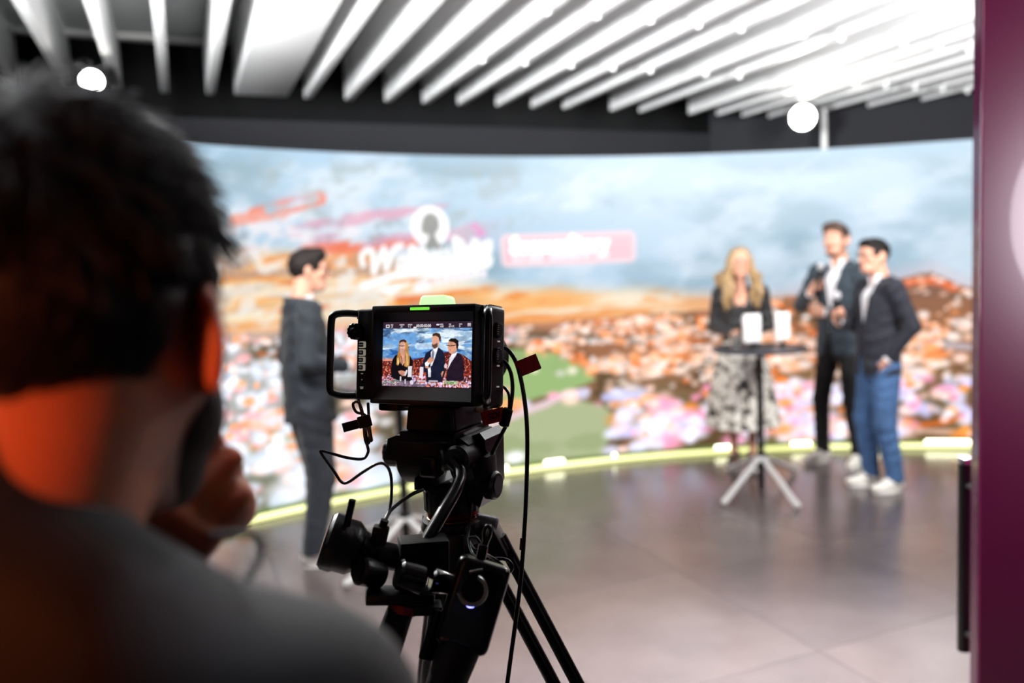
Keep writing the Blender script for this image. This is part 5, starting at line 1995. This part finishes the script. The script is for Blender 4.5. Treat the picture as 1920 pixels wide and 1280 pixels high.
def toL(w):
    dx, dy = w[0] - OX, w[1] - OY
    return np.array((ca * dx + sa * dy, -sa * dx + ca * dy, w[2]))


def dirL(v):
    return np.array((ca * v[0] + sa * v[1], -sa * v[0] + ca * v[1], v[2]))


M_polo = mat('shirt_navy_black', (12, 12, 18), rough=.75, var=.15, scale=50, sheen=.08, bump=.15, bscale=900)
M_hairop = mat('hair_operator', (30, 22, 19), rough=.38, spec=.5, var=.35, scale=70, stretch=(3, 3, 1), bump=.4, bscale=150)
H = Head(toL((-.256, .462, 1.630)), HD(10), HD(-3), 1.0)
F = SDF((-.36, -.24, 0), (.36, .42, 1.80), .0055)
H.skin(F, (0, -.022, 1.46), False, .060)
F.ec(H.p(.0, -.045, -.03), (0, -.036, 1.47), (.050, .045), (.058, .045), k=.03)
F.ec((0, 0, .96), (0, 0, 1.14), (.12, .08), (.11, .075), k=.03)
F.ec((0, 0, 1.12), (0, -.01, 1.38), (.11, .075), (.135, .08), k=.03)
F.ec((-.15, -.01, 1.395), (.15, -.01, 1.395), .038, k=.03)
for sg in (-1, 1):
    F.ec((.09 * sg, 0, .92), (.10 * sg, .02, .50), .065, .045, k=.03)
    F.ec((.10 * sg, .02, .50), (.10 * sg, -.02, .09), .045, .032, k=.02)
    F.ec((.10 * sg, -.02, .06), (.10 * sg, .08, .04), .028, .024, k=.01)
# right arm folded up, the fist under the chin; left arm across the body
wr = toL(at(192, 1150, .585))
elb = toL((-.085, .585, 1.225))
shR = np.array((.172, -.005, 1.41))
arm(F, shR, elb, wr, (.042, .036, .027))
hd_, sd_ = dirL((.60, .06, .80)), dirL((-.80, .05, .60))
nn_ = np.cross(sd_, hd_)
hand(F, wr, hd_, nn_, True, (.35, 1.55, 1.3), 1.12, .9, bl=.0045, splay=-.3, fist=True)
elL, wrL = np.array((-.25, -.02, 1.15)), np.array((-.02, .20, 1.14))
arm(F, (-.172, -.005, 1.40), elL, wrL, (.042, .036, .027))
hand(F, wrL, (.9, .2, .2), (0, -.9, .2), False, (.5, .6, .5), 1.0)
op = link('person', F.mesh('person'), M_skin2)
op.location = (OX, OY, 0)
op.rotation_euler = (0, 0, OA)
tag(op, 'dark-haired camera operator in the foreground seen from behind, hand at chin', 'person')
H.eyes(op)
H.brows(op, M_hairop)
H.lips(op)
# beard along the jaw
B = SDF(H.p(0, .04, -.07) - .13, H.p(0, .04, -.07) + .13, .005)
for x in (-1, 1):
    B.ec(H.p(x * .066, .012, -.030), H.p(x * .060, .018, -.060), .013, .015, k=.012)
    B.ec(H.p(x * .058, .012, -.055), H.p(x * .030, .058, -.100), .021, .0215, k=.02)
B.el(H.p(0, .066, -.099), (.034, .029, .025), H.R, k=.02)
B.el(H.p(0, .104, -.068), (.024, .02, .012), H.R, k=.005, op='s')
link('beard', B.mesh('beard'), mat('beard_dark', (44, 30, 24), rough=.7, var=.3, scale=200, bump=.6, bscale=500), op)


def hairline(d):
    y, z = d[:, 1], d[:, 2]
    ln = np.where(y < -.05, -.058 + .35 * np.abs(d[:, 0]), np.where(y < -.02, -.030 + .6 * (y + .05), np.where(y < .055, -.018 + .3 * (y + .02), .03 + 1.3 * (y - .055))))
    return z > ln


# short thick hair: a base cap and several thousand strands
hv = SDF(H.p(0, 0, .02) - .18, H.p(0, 0, .02) + .18, .005)
hv.el(H.p(0, -.014, .026), (.083, .106, .102), H.R)
hv.ec(H.p(-.030, .040, .098), H.p(.030, .044, .098), .030, k=.04)
hv.wrinkle(.0025, 110, 80, 80, 6)
Rt, c_ = H.R, H.c


def keepop(X, Y, Z):
    x, y, z = X - c_[0], Y - c_[1], Z - c_[2]
    dx = x * Rt[0][0] + y * Rt[1][0] + z * Rt[2][0]
    dy = x * Rt[0][1] + y * Rt[1][1] + z * Rt[2][1]
    dz = x * Rt[0][2] + y * Rt[1][2] + z * Rt[2][2]
    ln = np.where(dy < -.05, -.054 + .35 * np.abs(dx), np.where(dy < -.02, -.026 + .6 * (dy + .05), np.where(dy < .055, -.014 + .3 * (dy + .02), .03 + 1.3 * (dy - .055))))
    return (dz - ln) * .6


hv.cut(keepop, .006)
for x in (-1, 1):
    hv.el(H.p(x * .090, -.010, -.014), (.026, .026, .038), H.R, k=.006, op='s')
cap = hv.mesh('hair')
co = np.zeros(len(cap.vertices) * 3, np.float32)
cap.vertices.foreach_get('co', co)
co = co.reshape(-1, 3)
lp = np.zeros(len(cap.loops), np.int32)
cap.loops.foreach_get('vertex_index', lp)
rs = np.random.RandomState(12)
NS, NP = 6500, 6
dv = rs.normal(size=(NS * 2, 3))
dv /= np.linalg.norm(dv, axis=1)[:, None]
E = np.array((.080, .103, .098))
ec_ = np.array((0, -.014, .026))
p0 = dv * E + ec_
okm = hairline(p0) & ~((np.abs(p0[:, 0]) > .06) & (p0[:, 2] < .018) & (p0[:, 1] > -.045))
p0 = p0[okm][:NS]
NS = len(p0)
crown = np.array((0.01, -.055, .115))
nrm = (p0 - ec_) / E ** 2
nrm /= np.linalg.norm(nrm, axis=1)[:, None]
fl_ = p0 - crown
fl_ = fl_ / (np.linalg.norm(fl_, axis=1)[:, None] + 1e-6)
tang = fl_ + np.where(p0[:, 2:3] > .06, .5, 0) * np.array((.1, .7, .2)) + np.array((0, 0, -.35)) * (p0[:, 2:3] < .07) + rs.normal(size=p0.shape) * .22
tang -= nrm * (tang * nrm).sum(1)[:, None]
tang /= np.linalg.norm(tang, axis=1)[:, None]
Ls = (.026 + .022 * rs.rand(NS)) * np.where(p0[:, 2] > .05, 1.0, .45)
lift = (.30 + .35 * rs.rand(NS)) * np.where(p0[:, 2] > .06, .95, .40)
strands = np.zeros((NS, NP, 3))
for j in range(NP):
    t = j / (NP - 1)
    q = p0 + tang * (Ls * t)[:, None] + nrm * (Ls * (lift * t - .20 * t * t))[:, None] + rs.normal(size=p0.shape) * .0005
    # keep the strand outside the skull as it bends around
    g = np.sqrt((((q - ec_) / (E + .003)) ** 2).sum(1))
    q = np.where((g < 1)[:, None], ec_ + (q - ec_) / np.maximum(g, 1e-3)[:, None], q)
    strands[:, j] = q
strands = strands @ Rt.T + c_
rad = np.linspace(.00115, .00035, NP)
a1 = nrm @ Rt.T
t1 = tang @ Rt.T
b1_ = np.cross(a1, t1)
sv = np.zeros((NS, NP, 3, 3))
for k in range(3):
    an = 2 * math.pi * k / 3
    off = a1 * math.cos(an) + b1_ * math.sin(an)
    sv[:, :, k] = strands + off[:, None, :] * rad[None, :, None]
base = len(co)
idx = base + np.arange(NS * NP * 3).reshape(NS, NP, 3)
quads = []
for k in range(3):
    k2 = (k + 1) % 3
    quads.append(np.stack([idx[:, :-1, k], idx[:, :-1, k2], idx[:, 1:, k2], idx[:, 1:, k]], -1).reshape(-1, 4))
Q = np.concatenate([lp.reshape(-1, 4)] + quads)
V = np.concatenate([co, sv.reshape(-1, 3)])
hm = bpy.data.meshes.new('hair')
hm.vertices.add(len(V))
hm.vertices.foreach_set('co', V.astype(np.float32).reshape(-1))
hm.loops.add(Q.size)
hm.loops.foreach_set('vertex_index', Q.reshape(-1).astype(np.int32))
hm.polygons.add(len(Q))
hm.polygons.foreach_set('loop_start', np.arange(0, Q.size, 4, dtype=np.int32))
hm.polygons.foreach_set('loop_total', np.full(len(Q), 4, np.int32))
hm.update(calc_edges=True)
link('hair', hm, M_hairop, op)
bpy.data.meshes.remove(cap)

# dark shirt with turned-up collar
J = SDF((-.40, -.26, .86), (.40, .44, 1.70), .006)
J.ec((0, .0, .90), (0, 0, 1.12), (.165, .118), (.158, .115), k=.03)
J.ec((0, .0, 1.12), (0, -.008, 1.36), (.158, .115), (.172, .122), k=.03)
J.ec((-.150, -.014, 1.416), (.150, -.014, 1.416), .067, k=.04)
for sg in (-1, 1):
    J.ec((.03 * sg, -.030, 1.515), (.140 * sg, -.018, 1.430), .058, .056, k=.04)
J.ec((0, -.020, 1.46), (0, .008, 1.64), (.083, .087), (.079, .083), k=.015)
w2 = wr - (wr - elb) / np.linalg.norm(wr - elb) * .05
J.ec(shR, elb, .068, .058, k=.04)
J.ec(elb, w2, .060, .044, k=.02)
J.ec((-.172, -.005, 1.40), elL, .068, .058, k=.04)
J.ec(elL, wrL - (wrL - elL) * .2, .058, .044, k=.02)
J.wrinkle(.0042, 24, 28, 34, 4)
J.put((-.16, -.16, 1.44), (.16, .2, 1.64), lambda X, Y, Z: (1.540 - .48 * Y + 0 * X) - Z + 0 * X, 0, 'u') if False else None
J.put((-.14, -.18, 1.46), (.14, .2, 1.74), lambda X, Y, Z: -(Z - (1.580 - .46 * Y) + 0 * X), .004, 's')
for sg in (-1, 1):
    J.ec((.066 * sg, .030, 1.500), (.096 * sg, .058, 1.478), (.018, .007), (.010, .006), (.2, .5, 1), k=.01)
J.cut(lambda X, Y, Z: (Z - .885) + 0 * X + 0 * Y, .004)
link('shirt', J.mesh('shirt'), M_polo, op)
T_ = SDF((-.30, -.26, .05), (.30, .30, 1.04), .009)
T_.ec((0, 0, .88), (0, 0, 1.0), (.155, .112), (.148, .106), k=.03)
for sg in (-1, 1):
    T_.ec((.083 * sg, -.005, .88), (.10 * sg, .02, .50), .092, .07, k=.025)
    T_.ec((.10 * sg, .02, .50), (.10 * sg, -.022, .085), .07, .058, k=.02)
T_.cut(lambda X, Y, Z: (Z - .075) + 0 * X + 0 * Y)
link('trousers', T_.mesh('trousers'), M_trou_m, op)
for sg in (-1, 1):
    shoe(op, .10 * sg, .005, -.15 * sg, mat('shoe_dark', (22, 22, 24), rough=.5))
inv = (Matrix.Translation((OX, OY, 0)) @ Matrix.Rotation(OA, 4, 'Z')).inverted()
lpz = MB().tube([inv @ at(*p) for p in [(392, 1004, .465), (425, 1000, .475), (455, 999, .485), (480, 1004, .49), (490, 1022, .49), (488, 1045, .485), (478, 1062, .475), (465, 1085, .465)]], .0022, 8, smooth=5)
tag(lpz.build('cord_loop', mat('cord_dark', (26, 24, 30), rough=.6), op), 'small dark cord loop at the shoulder')
